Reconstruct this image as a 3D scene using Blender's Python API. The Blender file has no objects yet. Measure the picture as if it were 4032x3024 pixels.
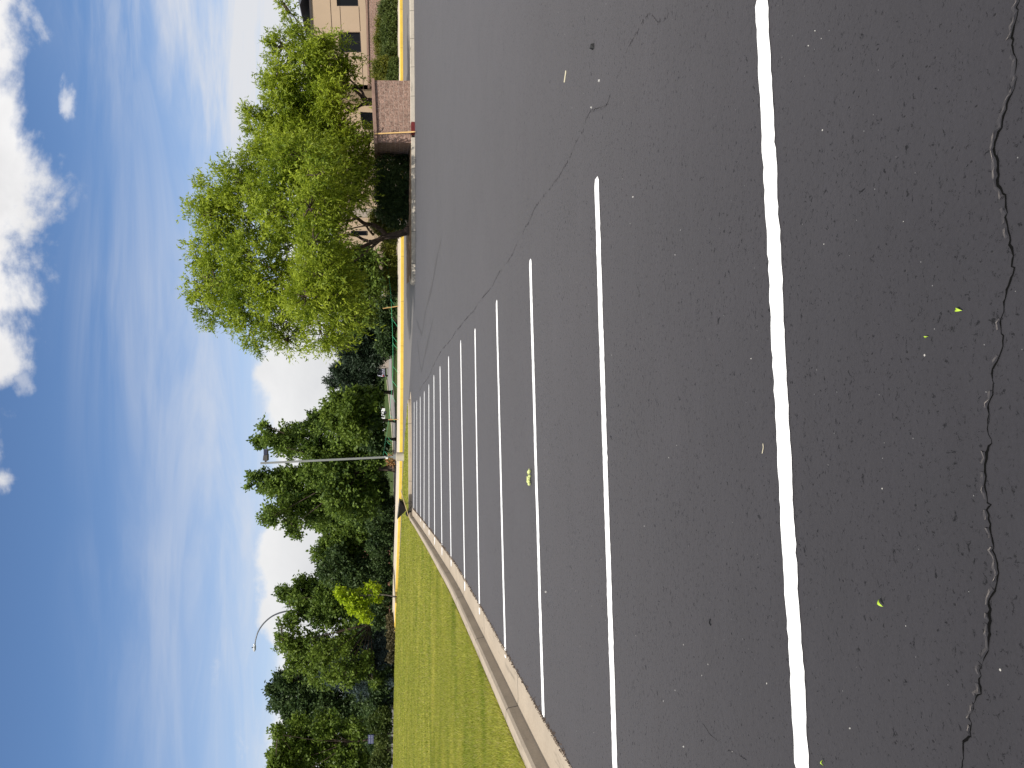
import bpy, math, random
import numpy as np
from mathutils import Vector, Quaternion
R = math.radians
rng = np.random.default_rng(7)
random.seed(7)
C = bpy.context.scene.collection
SC = bpy.context.scene

# ------------------------------------------------------------------ camera model (the photograph lies on its side)
FPX, H, HOR = 3000.0, 1.69, 1490.0
PIT = math.atan((2016 - HOR) / FPX)
CP, SP = math.cos(PIT), math.sin(PIT)
def ray(sx, sy):
    v = sx - 2016.0; u = 1512.0 - sy
    return np.array([u, FPX * CP - v * SP, -(v * CP + FPX * SP)])
def G(sx, sy, z=0.0):
    d = ray(sx, sy); t = (z - H) / d[2]
    return np.array([d[0] * t, d[1] * t, z])
def D(sx, sy, y):
    d = ray(sx, sy); t = y / d[1]
    return np.array([d[0] * t, y, H + d[2] * t])
def UW(sx, sy):
    d = ray(sx, sy); return d[0] / d[1], d[2] / d[1]

# ------------------------------------------------------------------ objects
ORG = {}
def org(o):
    while o.parent: o = o.parent
    return ORG.get(o.name, np.zeros(3))
def tag(o, label=None, cat=None, group=None, kind=None):
    if label: o['label'] = label
    if cat: o['category'] = cat
    if group: o['group'] = group
    if kind: o['kind'] = kind
    return o
def thing(name, label, cat, loc, group=None):
    o = bpy.data.objects.new(name, None); C.objects.link(o)
    o.location = tuple(float(c) for c in loc); o.empty_display_size = 0.3
    ORG[o.name] = np.array(loc, float)
    return tag(o, label, cat, group)
def mesh(name, V, F, mat, parent=None, smooth=False, uv=None, origin=None, mats=None, mi=None):
    V = np.asarray(V, float).reshape(-1, 3)
    og = org(parent) if parent else (np.array(origin, float) if origin is not None else np.zeros(3))
    me = bpy.data.meshes.new(name)
    me.from_pydata((V - og).tolist(), [], [tuple(int(i) for i in f) for f in F])
    me.update()
    o = bpy.data.objects.new(name, me); C.objects.link(o)
    if parent: o.parent = parent
    elif origin is not None:
        o.location = tuple(og); ORG[o.name] = og
    for m in (mats or [mat]): me.materials.append(m)
    if mi is not None: me.polygons.foreach_set('material_index', np.asarray(mi, np.int32))
    if smooth: me.polygons.foreach_set('use_smooth', np.ones(len(me.polygons), bool))
    if uv is not None:
        l = me.uv_layers.new(name='UVMap')
        vi = np.empty(len(me.loops), np.int32); me.loops.foreach_get('vertex_index', vi)
        l.data.foreach_set('uv', np.asarray(uv, float)[vi].ravel())
    return o
def quads(name, V4, mat, parent=None, var=None, origin=None):
    """V4: (N,4,3) leaf quads -> one mesh, with a per-leaf 'var' value"""
    V4 = np.asarray(V4, np.float32); n = len(V4)
    og = org(parent) if parent else (np.array(origin, float) if origin is not None else np.zeros(3))
    V = (V4.reshape(-1, 3) - og).astype(np.float32)
    me = bpy.data.meshes.new(name)
    me.vertices.add(4 * n); me.vertices.foreach_set('co', V.ravel())
    me.loops.add(4 * n); me.loops.foreach_set('vertex_index', np.arange(4 * n, dtype=np.int32))
    me.polygons.add(n); me.polygons.foreach_set('loop_start', np.arange(0, 4 * n, 4, dtype=np.int32))
    me.polygons.foreach_set('loop_total', np.full(n, 4, np.int32))
    a = me.attributes.new('var', 'FLOAT', 'FACE')
    a.data.foreach_set('value', np.asarray(var if var is not None else rng.random(n), np.float32))
    me.update(calc_edges=True)
    o = bpy.data.objects.new(name, me); C.objects.link(o)
    me.materials.append(mat)
    if parent: o.parent = parent
    elif origin is not None: o.location = tuple(og); ORG[o.name] = og
    return o

class MB:
    def __init__(s): s.V = []; s.F = []
    def add(s, V, F):
        b = len(s.V); s.V += [list(map(float, v)) for v in V]; s.F += [tuple(b + i for i in f) for f in F]; return s
    def box(s, lo, hi):
        x0, y0, z0 = lo; x1, y1, z1 = hi
        return s.add([(x0,y0,z0),(x1,y0,z0),(x1,y1,z0),(x0,y1,z0),(x0,y0,z1),(x1,y0,z1),(x1,y1,z1),(x0,y1,z1)],
                     [(0,3,2,1),(4,5,6,7),(0,1,5,4),(1,2,6,5),(2,3,7,6),(3,0,4,7)])
    def prism(s, A, B):
        n = len(A)
        F = [tuple(range(n))[::-1], tuple(range(n, 2 * n))] + [(i, (i + 1) % n, n + (i + 1) % n, n + i) for i in range(n)]
        return s.add(list(A) + list(B), F)
    def slab(s, Q, t):
        """quad Q (4 points, facing -y) given depth t along +y"""
        A = [np.array(q, float) for q in Q]; B = [a + np.array([0, t, 0]) for a in A]
        return s.prism(A, B)
    def tube(s, P, r, n=8, cap=True):
        P = [np.array(p, float) for p in P]; m = len(P)
        if not hasattr(r, '__len__'): r = [r] * m
        b = len(s.V); ref = np.array([0.0, 0.13, 1.0])
        for i, p in enumerate(P):
            d = P[min(i + 1, m - 1)] - P[max(i - 1, 0)]; L = np.linalg.norm(d); d = d / (L or 1)
            rf = ref if abs(np.dot(d, ref / np.linalg.norm(ref))) < .95 else np.array([1.0, 0.1, 0])
            u = np.cross(d, rf); u /= np.linalg.norm(u); w = np.cross(d, u)
            for k in range(n):
                a = 2 * math.pi * k / n
                s.V.append((p + r[i] * (math.cos(a) * u + math.sin(a) * w)).tolist())
        for i in range(m - 1):
            for k in range(n):
                k2 = (k + 1) % n
                s.F.append((b + i*n + k, b + i*n + k2, b + (i+1)*n + k2, b + (i+1)*n + k))
        if cap:
            s.F.append(tuple(b + k for k in range(n))[::-1]); s.F.append(tuple(b + (m-1)*n + k for k in range(n)))
        return s
    def build(s, name, mat, parent=None, smooth=False, origin=None):
        return mesh(name, s.V, s.F, mat, parent, smooth, origin=origin)

def bez(P, n=10):
    """Catmull-Rom through P"""
    P = [np.array(p, float) for p in P]
    Q = [2*P[0]-P[1]] + P + [2*P[-1]-P[-2]]; out = []
    for i in range(1, len(Q) - 2):
        for t in np.linspace(0, 1, n, endpoint=False):
            a, b, c, d = Q[i-1], Q[i], Q[i+1], Q[i+2]
            out.append(.5*((2*b)+(-a+c)*t+(2*a-5*b+4*c-d)*t*t+(-a+3*b-3*c+d)*t**3))
    out.append(P[-1]); return out

# ------------------------------------------------------------------ node helpers
class X:
    def __init__(s, t, sock): s.t = t; s.s = sock
    def _m(s, op, o=None, o2=None):
        n = s.t.nodes.new('ShaderNodeMath'); n.operation = op
        s.t.links.new(s.s, n.inputs[0])
        for k, q in ((1, o), (2, o2)):
            if q is None: continue
            if isinstance(q, X): s.t.links.new(q.s, n.inputs[k])
            else: n.inputs[k].default_value = q
        return X(s.t, n.outputs[0])
    def __add__(s, o): return s._m('ADD', o)
    def __sub__(s, o): return s._m('SUBTRACT', o)
    def __mul__(s, o): return s._m('MULTIPLY', o)
    def __truediv__(s, o): return s._m('DIVIDE', o)
    def lt(s, o): return s._m('LESS_THAN', o)
    def gt(s, o): return s._m('GREATER_THAN', o)
    def mx(s, o): return s._m('MAXIMUM', o)
    def mn(s, o): return s._m('MINIMUM', o)
    def ab(s): return s._m('ABSOLUTE')
    def fr(s): return s._m('FRACT')
    def ss(s, a, b, to0=0.0, to1=1.0):
        n = s.t.nodes.new('ShaderNodeMapRange'); n.interpolation_type = 'SMOOTHSTEP'
        s.t.links.new(s.s, n.inputs['Value'])
        n.inputs['From Min'].default_value = a; n.inputs['From Max'].default_value = b
        n.inputs['To Min'].default_value = to0; n.inputs['To Max'].default_value = to1
        return X(s.t, n.outputs['Result'])
    def lin(s, a, b, to0=0.0, to1=1.0):
        r = s.ss(a, b, to0, to1); r.s.node.interpolation_type = 'LINEAR'; return r
class T:
    def __init__(s, tree): s.t = tree; s.N = tree.nodes; s.L = tree.links
    def new(s, typ, **kw):
        n = s.N.new(typ)
        for k, v in kw.items(): setattr(n, k, v)
        return n
    def coord(s, which='Object'):
        return s.new('ShaderNodeTexCoord').outputs[which]
    def mapped(s, sock, scale=(1,1,1), rot=(0,0,0), loc=(0,0,0)):
        m = s.new('ShaderNodeMapping'); s.L.new(sock, m.inputs['Vector'])
        m.inputs['Scale'].default_value = scale; m.inputs['Rotation'].default_value = rot; m.inputs['Location'].default_value = loc
        return m.outputs[0]
    def noise(s, sock, scale, detail=4, rough=.55, dist=0.0):
        n = s.new('ShaderNodeTexNoise'); s.L.new(sock, n.inputs['Vector'])
        n.inputs['Scale'].default_value = scale; n.inputs['Detail'].default_value = detail
        n.inputs['Roughness'].default_value = rough; n.inputs['Distortion'].default_value = dist
        return X(s.t, n.outputs[0])
    def voro(s, sock, scale, feature='F1', rnd=1.0):
        n = s.new('ShaderNodeTexVoronoi', feature=feature); s.L.new(sock, n.inputs['Vector'])
        n.inputs['Scale'].default_value = scale; n.inputs['Randomness'].default_value = rnd
        return n
    def mix(s, f, a, b, blend='MIX'):
        n = s.new('ShaderNodeMix', data_type='RGBA', blend_type=blend)
        if isinstance(f, X): s.L.new(f.s, n.inputs[0])
        else: n.inputs[0].default_value = f
        for k, q in ((6, a), (7, b)):
            if hasattr(q, 'is_output'): s.L.new(q, n.inputs[k])
            else: n.inputs[k].default_value = (*q, 1)
        return n.outputs[2]
    def scale(s, col, f):
        n = s.new('ShaderNodeVectorMath', operation='SCALE')
        if hasattr(col, 'is_output'): s.L.new(col, n.inputs[0])
        else: n.inputs[0].default_value = col
        if isinstance(f, X): s.L.new(f.s, n.inputs['Scale'])
        else: n.inputs['Scale'].default_value = f
        return n.outputs[0]
    def sep(s, sock):
        n = s.new('ShaderNodeSeparateXYZ'); s.L.new(sock, n.inputs[0])
        return [X(s.t, o) for o in n.outputs]
    def bump(s, h, strength, dist, base=None):
        n = s.new('ShaderNodeBump'); s.L.new(h.s, n.inputs['Height'])
        n.inputs['Strength'].default_value = strength; n.inputs['Distance'].default_value = dist
        if base: s.L.new(base, n.inputs['Normal'])
        return n.outputs[0]
    def curve(s, x, pts, lo, hi):
        """piecewise-linear function of x through pts [(x, value)]; returns value"""
        pts = sorted(pts); x0, x1 = pts[0][0], pts[-1][0]
        r = s.new('ShaderNodeValToRGB'); r.color_ramp.interpolation = 'LINEAR'
        s.L.new(x.lin(x0, x1).s, r.inputs[0])
        el = r.color_ramp.elements
        for i, (px, v) in enumerate(pts):
            p = (px - x0) / (x1 - x0); g = (v - lo) / (hi - lo)
            e = el[i] if i < 2 else el.new(p)
            if i < 2: e.position = p
            e.color = (g, g, g, 1)
        return s.sep(r.outputs[0])[0] * (hi - lo) + lo

def material(name):
    m = bpy.data.materials.new(name); m.use_nodes = True
    t = T(m.node_tree); b = t.N['Principled BSDF']
    return m, t, b
def simple(name, col, rough=.6, metal=0.0, nscale=None, namp=.25, bump=0.0, spec=.5, coord='Object'):
    m, t, b = material(name)
    b.inputs['Roughness'].default_value = rough; b.inputs['Metallic'].default_value = metal
    b.inputs['Specular IOR Level'].default_value = spec
    if nscale:
        n = t.noise(t.coord(coord), nscale, 5, .6)
        f = n.lin(.25, .75, 1 - namp, 1 + namp)
        t.L.new(t.scale(col, f), b.inputs['Base Color'])
        if bump: t.L.new(t.bump(n, .5, bump), b.inputs['Normal'])
    else: b.inputs['Base Color'].default_value = (*col, 1)
    return m
def leafmat(name, dark, light, trans=.35, rough=.55, patch=.5, tint=None):
    m, t, b = material(name)
    a = t.new('ShaderNodeAttribute', attribute_name='var')
    v = X(t.t, a.outputs['Fac'])
    n = t.noise(t.coord('Object'), .55, 3)
    f = v * .75 + n.lin(.3, .7, -.25, .5)
    col = t.mix(f.mx(0.0).mn(1.0), dark, light)
    t.L.new(col, b.inputs['Base Color'])
    b.inputs['Roughness'].default_value = rough
    b.inputs['Specular IOR Level'].default_value = .3
    tr = t.new('ShaderNodeBsdfTranslucent')
    t.L.new(t.mix(.5, col, t.scale(col, 1.5)), tr.inputs['Color'])
    mx = t.new('ShaderNodeMixShader'); mx.inputs[0].default_value = trans
    t.L.new(b.outputs[0], mx.inputs[1]); t.L.new(tr.outputs[0], mx.inputs[2])
    t.L.new(mx.outputs[0], t.N['Material Output'].inputs['Surface'])
    return m

# ------------------------------------------------------------------ materials
def asphalt(name, base, pits=True):
    m, t, b = material(name)
    co = t.coord('Object')
    big = t.noise(co, .22, 4, .55); mid = t.noise(co, 1.6, 5, .6); fine = t.noise(t.mapped(co, (1, 1, 1)), 70, 6, .75)
    drag = t.noise(t.mapped(co, (.35, 2.2, 1), (0, 0, R(-4))), 2.0, 5, .6)
    f = big.lin(.3, .7, .88, 1.12) * mid.lin(.3, .7, .93, 1.07) * drag.lin(.3, .7, .94, 1.06) * fine.lin(.25, .75, .86, 1.14)
    col = t.scale(base, f)
    col = t.mix(big.ss(.5, .75) * .25, col, t.scale((base[0]*1.12, base[1]*1.02, base[2]*.96), f))
    if pits:
        gate = t.noise(co, 1.1, 4, .6)
        q1 = t.noise(t.mapped(co, (1.0, 1.35, 1), (0, 0, .2)), 34, 8, .82, .6); q2 = t.noise(t.mapped(co, (1.2, 1, 1), (0, 0, -.7), (5, 2, 0)), 13, 9, .8, .4)
        g2 = gate.lin(.3, .7, -.018, .018)
        scr = ((q1 + g2).ss(.385, .425, 1, 0)).mx((q2 + g2).ss(.355, .385, 1, 0))
        st = t.mapped(co, (1.0, 1.7, 1), (0, 0, .3))
        v1 = t.voro(st, 46); v2 = t.voro(t.mapped(co, (1.6, 1.0, 1), (0, 0, -.5)), 24)
        r1 = t.sep(v1.outputs['Color'])[0]; r2 = t.sep(v2.outputs['Color'])[0]
        p1 = X(t.t, v1.outputs['Distance']).ss(.10, .26, 1, 0) * (r1 + gate.lin(.3, .7, -.28, .22)).gt(.70)
        wob = t.noise(co, 55, 3)
        p2 = (X(t.t, v2.outputs['Distance']) + wob.lin(0, 1, -.13, .13)).ss(.08, .20, 1, 0) * (r2 + gate.lin(.3, .7, -.25, .12)).gt(.86)
        pit = (p1 * .5).mx(p2 * .8).mx(scr)
        t.L.new((pit * -.28 + .30).s, b.inputs['Sheen Weight'])
        col = t.mix(pit * .85, col, (base[0]*.16, base[1]*.16, base[2]*.17))
        v3 = t.voro(t.mapped(co, (1, 1, 1), (0, 0, 0), (3.1, 1.7, 0)), 9)
        c3 = t.sep(v3.outputs['Color'])
        sp = X(t.t, v3.outputs['Distance']).lt(.035) * c3[0].gt(.62)
        col = t.mix(sp, col, (.34, .33, .31))
        v4 = t.voro(t.mapped(co, (1, 1, 1), (0, 0, 1.0)), 30); c4 = t.sep(v4.outputs['Color'])
        sp2 = X(t.t, v4.outputs['Distance']).lt(.06) * c4[0].gt(.9)
        col = t.mix(sp2 * .7, col, (.2, .2, .2))
        h = fine * .5 + t.noise(co, 22, 4, .6) * .6 - p2 * .6
        t.L.new(t.bump(h, .4, .005), b.inputs['Normal'])
    else:
        b.inputs['Sheen Weight'].default_value = .25
        t.L.new(t.bump(fine, .3, .004), b.inputs['Normal'])
    t.L.new(col, b.inputs['Base Color'])
    t.L.new(mid.lin(.3, .7, .72, .85).s, b.inputs['Roughness'])
    b.inputs['Specular IOR Level'].default_value = .22
    b.inputs['Diffuse Roughness'].default_value = 1.0
    b.inputs['Sheen Roughness'].default_value = .42; b.inputs['Sheen Tint'].default_value = (1, .89, .79, 1)
    return m
M = {}
M['asphalt'] = asphalt('fresh_sealed_asphalt', (.0240, .0236, .0290))
M['lane'] = asphalt('worn_asphalt', (.105, .098, .092), False)
M['road'] = asphalt('pale_road_asphalt', (.16, .15, .14), False)
def paint(name, col, wear):
    m, t, b = material(name)
    co = t.coord('Object')
    n = t.noise(co, 26, 6, .75); g = t.noise(co, .7, 3)
    v = t.voro(co, 70)
    hole = (n + g.lin(.35, .7, -.12, .10)).ss(wear, wear + .05)
    c = t.mix(t.noise(co, 2.0, 4).lin(.3, .7) * .35, col, tuple(k * .86 for k in col))
    c = t.mix(hole * .8, c, (.07, .07, .07))
    t.L.new(c, b.inputs['Base Color']); b.inputs['Roughness'].default_value = .5
    t.L.new(t.bump(t.noise(co, 120, 4, .7), .4, .004), b.inputs['Normal'])
    return m
M['white'] = paint('white_line_paint', (.90, .90, .90), .665)
def concrete(name, col, joint=None, stain=.35, dirt=(.10, .085, .07), jcol=(.03, .03, .028)):
    m, t, b = material(name)
    co = t.coord('Object'); uv = t.coord('UV')
    n = t.noise(co, 1.3, 6, .65); f = t.noise(co, 30, 5, .7); s = t.noise(t.mapped(uv, (.5, 4, 1)), 1.6, 6, .7)
    c = t.scale(col, n.lin(.25, .75, .85, 1.12) * f.lin(.25, .75, .88, 1.1))
    c = t.mix(s.ss(.56, .72) * stain, c, dirt)
    if joint:
        u = t.sep(uv)[0]
        j = (((u / joint).fr() - .5).ab()).gt(.5 - .011 / joint)
        c = t.mix(j * .85, c, jcol)
    t.L.new(c, b.inputs['Base Color']); b.inputs['Roughness'].default_value = .85
    b.inputs['Specular IOR Level'].default_value = .3
    t.L.new(t.bump(f, .4, .004), b.inputs['Normal'])
    return m
M['concrete'] = concrete('kerb_concrete', (.375, .315, .245), 3.05, .6)
M['kerb_old'] = concrete('stained_kerb_concrete', (.46, .41, .34), 1.5, 1.0, (.045, .038, .03))
M['walk'] = concrete('pale_sidewalk_concrete', (.52, .45, .36), 4.0, .15)
M['base_con'] = concrete('pole_base_concrete', (.50, .44, .36), None, .2)
M['yellow'] = concrete('yellow_kerb_paint', (.78, .53, .085), 3.05, .22, (.45, .3, .06), (.18, .13, .05))
M['red'] = simple('faded_red_kerb_paint', (.13, .012, .012), .6, nscale=8, namp=.4)
M['crack'] = simple('crack_gap', (.006, .006, .006), 1.0, spec=0)
def ground_mat(name, a, b_, c_=None, sc=.6):
    m, t, b = material(name)
    co = t.coord('Object')
    n = t.noise(co, sc, 6, .65); f = t.noise(co, 14, 5, .75)
    c = t.mix(n.ss(.35, .65), a, b_)
    c = t.scale(c, f.lin(.25, .75, .6, 1.35))
    t.L.new(c, b.inputs['Base Color']); b.inputs['Roughness'].default_value = .95
    b.inputs['Specular IOR Level'].default_value = .1
    t.L.new(t.bump(f, .7, .05), b.inputs['Normal'])
    return m
M['ground'] = ground_mat('far_grass_ground', (.035, .06, .015), (.06, .085, .022))
M['lawn'] = ground_mat('mown_lawn', (.12, .15, .016), (.20, .20, .03))
M['soil'] = ground_mat('bed_soil', (.05, .035, .025), (.085, .06, .045))
M['gravel'] = ground_mat('gravel_bed', (.22, .18, .15), (.30, .25, .20), sc=3)
M['litter'] = ground_mat('dry_leaf_litter', (.16, .10, .065), (.30, .22, .16), sc=5)
def blade_mat():
    m, t, b = material('grass_blade')
    v = X(t.t, t.new('ShaderNodeAttribute', attribute_name='var').outputs['Fac'])
    n = t.noise(t.mapped(t.coord('Object'), (.5, 1.6, 1), (0, 0, .25)), .55, 4, .6)
    g = (v * .5 + n.lin(.32, .68, -.1, .65)).mx(0.0).mn(1.0)
    c = t.mix(g, (.15, .21, .014), (.54, .50, .095))
    dry = v.gt(.90)
    c = t.mix(dry, c, (.42, .36, .15))
    t.L.new(c, b.inputs['Base Color']); b.inputs['Roughness'].default_value = .6
    b.inputs['Specular IOR Level'].default_value = .25
    tr = t.new('ShaderNodeBsdfTranslucent'); t.L.new(c, tr.inputs[0])
    mx = t.new('ShaderNodeMixShader'); mx.inputs[0].default_value = .35
    t.L.new(b.outputs[0], mx.inputs[1]); t.L.new(tr.outputs[0], mx.inputs[2])
    t.L.new(mx.outputs[0], t.N['Material Output'].inputs['Surface'])
    return m
M['blade'] = blade_mat()
def bark(name, a, b_):
    m, t, b = material(name)
    n = t.noise(t.mapped(t.coord('Object'), (7, 7, 1.2)), 2.2, 6, .7)
    t.L.new(t.mix(n.ss(.35, .65), a, b_), b.inputs['Base Color'])
    b.inputs['Roughness'].default_value = .9; b.inputs['Specular IOR Level'].default_value = .15
    t.L.new(t.bump(n, .8, .03), b.inputs['Normal'])
    return m
M['bark'] = bark('dark_bark', (.035, .025, .02), (.13, .095, .075))
M['bark_grey'] = bark('grey_bark', (.07, .06, .05), (.19, .165, .14))
M['leaf_main'] = leafmat('locust_leaf', (.105, .165, .010), (.40, .47, .040), .45)
M['leaf_maple'] = leafmat('maple_leaf', (.036, .072, .014), (.20, .285, .044), .38)
M['leaf_light'] = leafmat('light_maple_leaf', (.060, .105, .014), (.185, .255, .036), .4)
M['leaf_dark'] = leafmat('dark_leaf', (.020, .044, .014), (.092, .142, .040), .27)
M['leaf_olive'] = leafmat('olive_leaf', (.045, .070, .018), (.15, .185, .045), .35)
M['leaf_pine'] = leafmat('pine_needle', (.014, .028, .014), (.035, .06, .028), .1)
M['leaf_blue'] = leafmat('spruce_needle', (.022, .036, .034), (.060, .092, .088), .1)
M['leaf_young'] = leafmat('young_leaf', (.20, .30, .010), (.42, .52, .02), .45)
M['leaf_shrub'] = leafmat('shrub_leaf', (.03, .055, .010), (.10, .135, .026), .25)
M['leaf_gold'] = leafmat('golden_shrub_leaf', (.06, .085, .010), (.20, .20, .022), .35)
M['straw'] = leafmat('dry_grass', (.06, .055, .025), (.17, .14, .07), .2)
M['stucco'] = simple('tan_stucco', (.45, .34, .235), .9, nscale=.8, namp=.05, spec=.2)
M['stucco_grey'] = simple('grey_stucco', (.36, .30, .25), .9, nscale=.8, namp=.06, spec=.2)
M['joint'] = simple('stucco_joint', (.07, .045, .03), .9)
M['cap'] = simple('brown_cap_stone', (.27, .17, .13), .9, nscale=6, namp=.2)
M['trim'] = simple('dark_roof_edge', (.055, .045, .04), .5, nscale=3)
M['roofmetal'] = simple('grey_metal_roof', (.20, .20, .22), .35, .6)
M['frame'] = simple('dark_window_frame', (.02, .017, .018), .4)
M['glass'] = simple('dark_window_glass', (.004, .005, .007), .08, spec=.22)
M['darkmetal'] = simple('dark_slat_metal', (.025, .026, .03), .5, .3, nscale=4)
def block_mat():
    m, t, b = material('split_face_block')
    uv = t.coord('UV'); co = t.coord('Object')
    br = t.new('ShaderNodeTexBrick'); t.L.new(uv, br.inputs['Vector'])
    br.inputs['Scale'].default_value = 1.0; br.inputs['Brick Width'].default_value = .41
    br.inputs['Row Height'].default_value = .212; br.inputs['Mortar Size'].default_value = .009
    br.inputs['Mortar Smooth'].default_value = .1; br.inputs['Bias'].default_value = 0
    br.offset = .5
    br.inputs['Color1'].default_value = (.42, .275, .215, 1); br.inputs['Color2'].default_value = (.36, .235, .185, 1)
    br.inputs['Mortar'].default_value = (.56, .42, .34, 1)
    n = t.noise(t.mapped(co, (1, 1, 1)), 9, 6, .75)
    fac = X(t.t, br.outputs['Fac'])
    c = t.scale(br.outputs['Color'], n.lin(.32, .68, .45, 1.4))
    t.L.new(t.mix(fac * .9, c, (.56, .43, .35)), b.inputs['Base Color'])
    b.inputs['Roughness'].default_value = .95; b.inputs['Specular IOR Level'].default_value = .15
    n = t.noise(t.mapped(co, (1, 1, 1)), 13, 6, .78)
    h = n * 1.0 - fac * .3
    t.L.new(t.bump(h, 1.0, .09), b.inputs['Normal'])
    return m
M['block'] = block_mat()
M['wood'] = simple('raw_pine_stake', (.62, .40, .16), .7, nscale=14, namp=.15)
M['handle'] = simple('ash_wood_handle', (.50, .38, .20), .6, nscale=14, namp=.2)
M['tray'] = simple('black_poly_tray', (.010, .009, .011), .35)
M['rubber'] = simple('black_rubber', (.012, .012, .012), .7)
M['blacksteel'] = simple('black_steel', (.012, .012, .012), .4, .4)
M['mark'] = simple('pale_print', (.45, .44, .46), .5)
M['tape'] = simple('green_flagging_tape', (.10, .62, .32), .45)
M['polegrey'] = simple('grey_painted_steel', (.25, .255, .245), .45, .3, nscale=2, namp=.08)
M['bronze'] = simple('dark_bronze_housing', (.05, .045, .042), .45, .3)
M['whitebox'] = simple('white_enclosure', (.75, .76, .74), .5)
M['lampgrey'] = simple('galvanised_steel', (.11, .115, .125), .4, .6)
M['lens'] = simple('lamp_lens', (.45, .47, .5), .15)
M['rust'] = simple('orange_dry_leaves', (.42, .20, .08), .8, nscale=9, namp=.4)
M['stone'] = simple('grey_boulder', (.16, .16, .16), .9, nscale=2.2, namp=.35, bump=.05)
M['carwhite'] = simple('white_car_paint', (.78, .78, .80), .2)
M['cardark'] = simple('silver_car_paint', (.33, .33, .40), .22, .4)
M['carglass'] = simple('car_glass', (.01, .011, .02), .05)
M['tail'] = simple('red_tail_lamp', (.35, .01, .01), .2)
M['brickfar'] = simple('far_brick', (.27, .12, .085), .9, nscale=2, namp=.12)
M['rooffar'] = simple('red_brown_shingle', (.30, .13, .09), .9, nscale=6, namp=.2)
M['shinglegrey'] = simple('grey_shingle', (.16, .15, .14), .9, nscale=6, namp=.2)
M['signblue'] = simple('dark_blue_sign', (.02, .025, .09), .5)
M['signdim'] = simple('shade_dimmed_letters', (.20, .21, .29), .6)  # white lettering, its colour darkened to stand for deep shade
M['greenleaf'] = simple('fresh_green_leaf', (.33, .48, .03), .5)
M['palesprig'] = simple('pale_green_sprig', (.50, .55, .20), .6)
M['strawm'] = simple('pale_straw', (.55, .50, .36), .7)
M['chip'] = simple('white_stone_chip', (.38, .37, .35), .8)

# ------------------------------------------------------------------ ground, lot, lanes
def sheet(name, poly, z, mat, kind='structure', parent=None):
    P = [(p[0], p[1], z if len(p) < 3 else p[2]) for p in poly]
    o = mesh(name, P, [tuple(range(len(P)))], mat, parent)
    if kind and not parent: o['kind'] = kind
    return o
gr = sheet('ground', [(-3000,-3000),(3000,-3000),(3000,3000),(-3000,3000)], -.06, M['ground'])

LOTN = [(-3.02,-6),(-3.08,0),(-3.2,3),(-3.4,6.56),(-3.51,8.27),(-3.72,12.45),(-3.97,16.56),(-4.35,20.6),(-4.74,24.6),(-5.25,29.5),(-5.78,34.5),(-6.12,37.6)]
CORN = [(-6.32,38.7),(-6.2,39.25),(-5.75,39.42)]
FARK = [(-4.8,39.45),(-3.8,39.5),(-2.4,39.65),(-1.3,39.9)]
NOSE = [(-.75,40.2),(-.42,40.75),(-.5,41.3),(-.85,42.0),(-1.55,43.4)]
edge = LOTN + CORN + FARK + NOSE
lot = sheet('parking_lot', LOTN + CORN + FARK + NOSE + [(-1.0,43.6),(4.2,37.0),(4.75,35.9),(8,35.75),(12,36.1),(14.6,36.45),(18.7,37.2),(27,38.3),(60,42),(60,-12),(-3.0,-12)], 0.0, M['asphalt'])
sheet('driveway', [(-80,110),(-60,96),(-40,78),(-26,70),(-16,58),(-8,50),(-3,43),(-1,39),(3,36),(30,36),(60,40),(60,60),(20,58),(0,58),(-8,62),(-20,78),(-40,100)], -.012, M['lane'])

# left curb of concrete: pan, face, top -> sweep along a poly line, offset to the left of the direction
def sweep(name, path, prof, mat, left=True, parent=None, close_caps=True):
    P = np.array([p[:2] for p in path], float); n = len(P)
    tg = np.gradient(P, axis=0); tg /= np.linalg.norm(tg, axis=1)[:, None]
    nr = np.stack([-tg[:, 1], tg[:, 0]], 1) * (1 if left else -1)
    L = np.concatenate([[0], np.cumsum(np.linalg.norm(np.diff(P, axis=0), axis=1))])
    zz = np.array([p[2] if len(p) > 2 else 0.0 for p in path])
    V, F, UV = [], [], []
    pl = [0.0]
    for a, b in zip(prof[:-1], prof[1:]): pl.append(pl[-1] + math.hypot(b[0]-a[0], b[1]-a[1]))
    m = len(prof)
    for i in range(n):
        for j, (o, z) in enumerate(prof):
            q = P[i] + nr[i] * o
            V.append((q[0], q[1], z + zz[i])); UV.append((L[i], pl[j]))
    for i in range(n - 1):
        for j in range(m - 1):
            F.append((i*m+j, i*m+j+1, (i+1)*m+j+1, (i+1)*m+j) if not left else (i*m+j, (i+1)*m+j, (i+1)*m+j+1, i*m+j+1))
    if close_caps:
        F.append(tuple(range(m))); F.append(tuple((n-1)*m + j for j in range(m))[::-1])
    return mesh(name, V, F, mat, parent, uv=UV)
def smooth2(P, n=6):
    return [tuple(q) for q in bez([(p[0], p[1], p[2] if len(p) > 2 else 0) for p in P], n)]
KP = [(0,-.05),(0,.006),(.30,-.004),(.40,.004),(.415,.12),(.44,.148),(.57,.152),(.585,.13),(.59,-.05)]
k1 = sweep('kerb', [(a,b,0) for a,b,c in smooth2(LOTN[:-1] + [(-6.08,37.2)], 5)], KP, M['concrete']); k1['kind'] = 'structure'
k2 = sweep('kerb', [(a,b,0) for a,b,c in smooth2([(-6.06,37.22),(-6.22,38.4),(-6.05,39.1),(-5.6,39.38)] + FARK + NOSE, 6)], KP, M['concrete']); k2['kind'] = 'structure'
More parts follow.
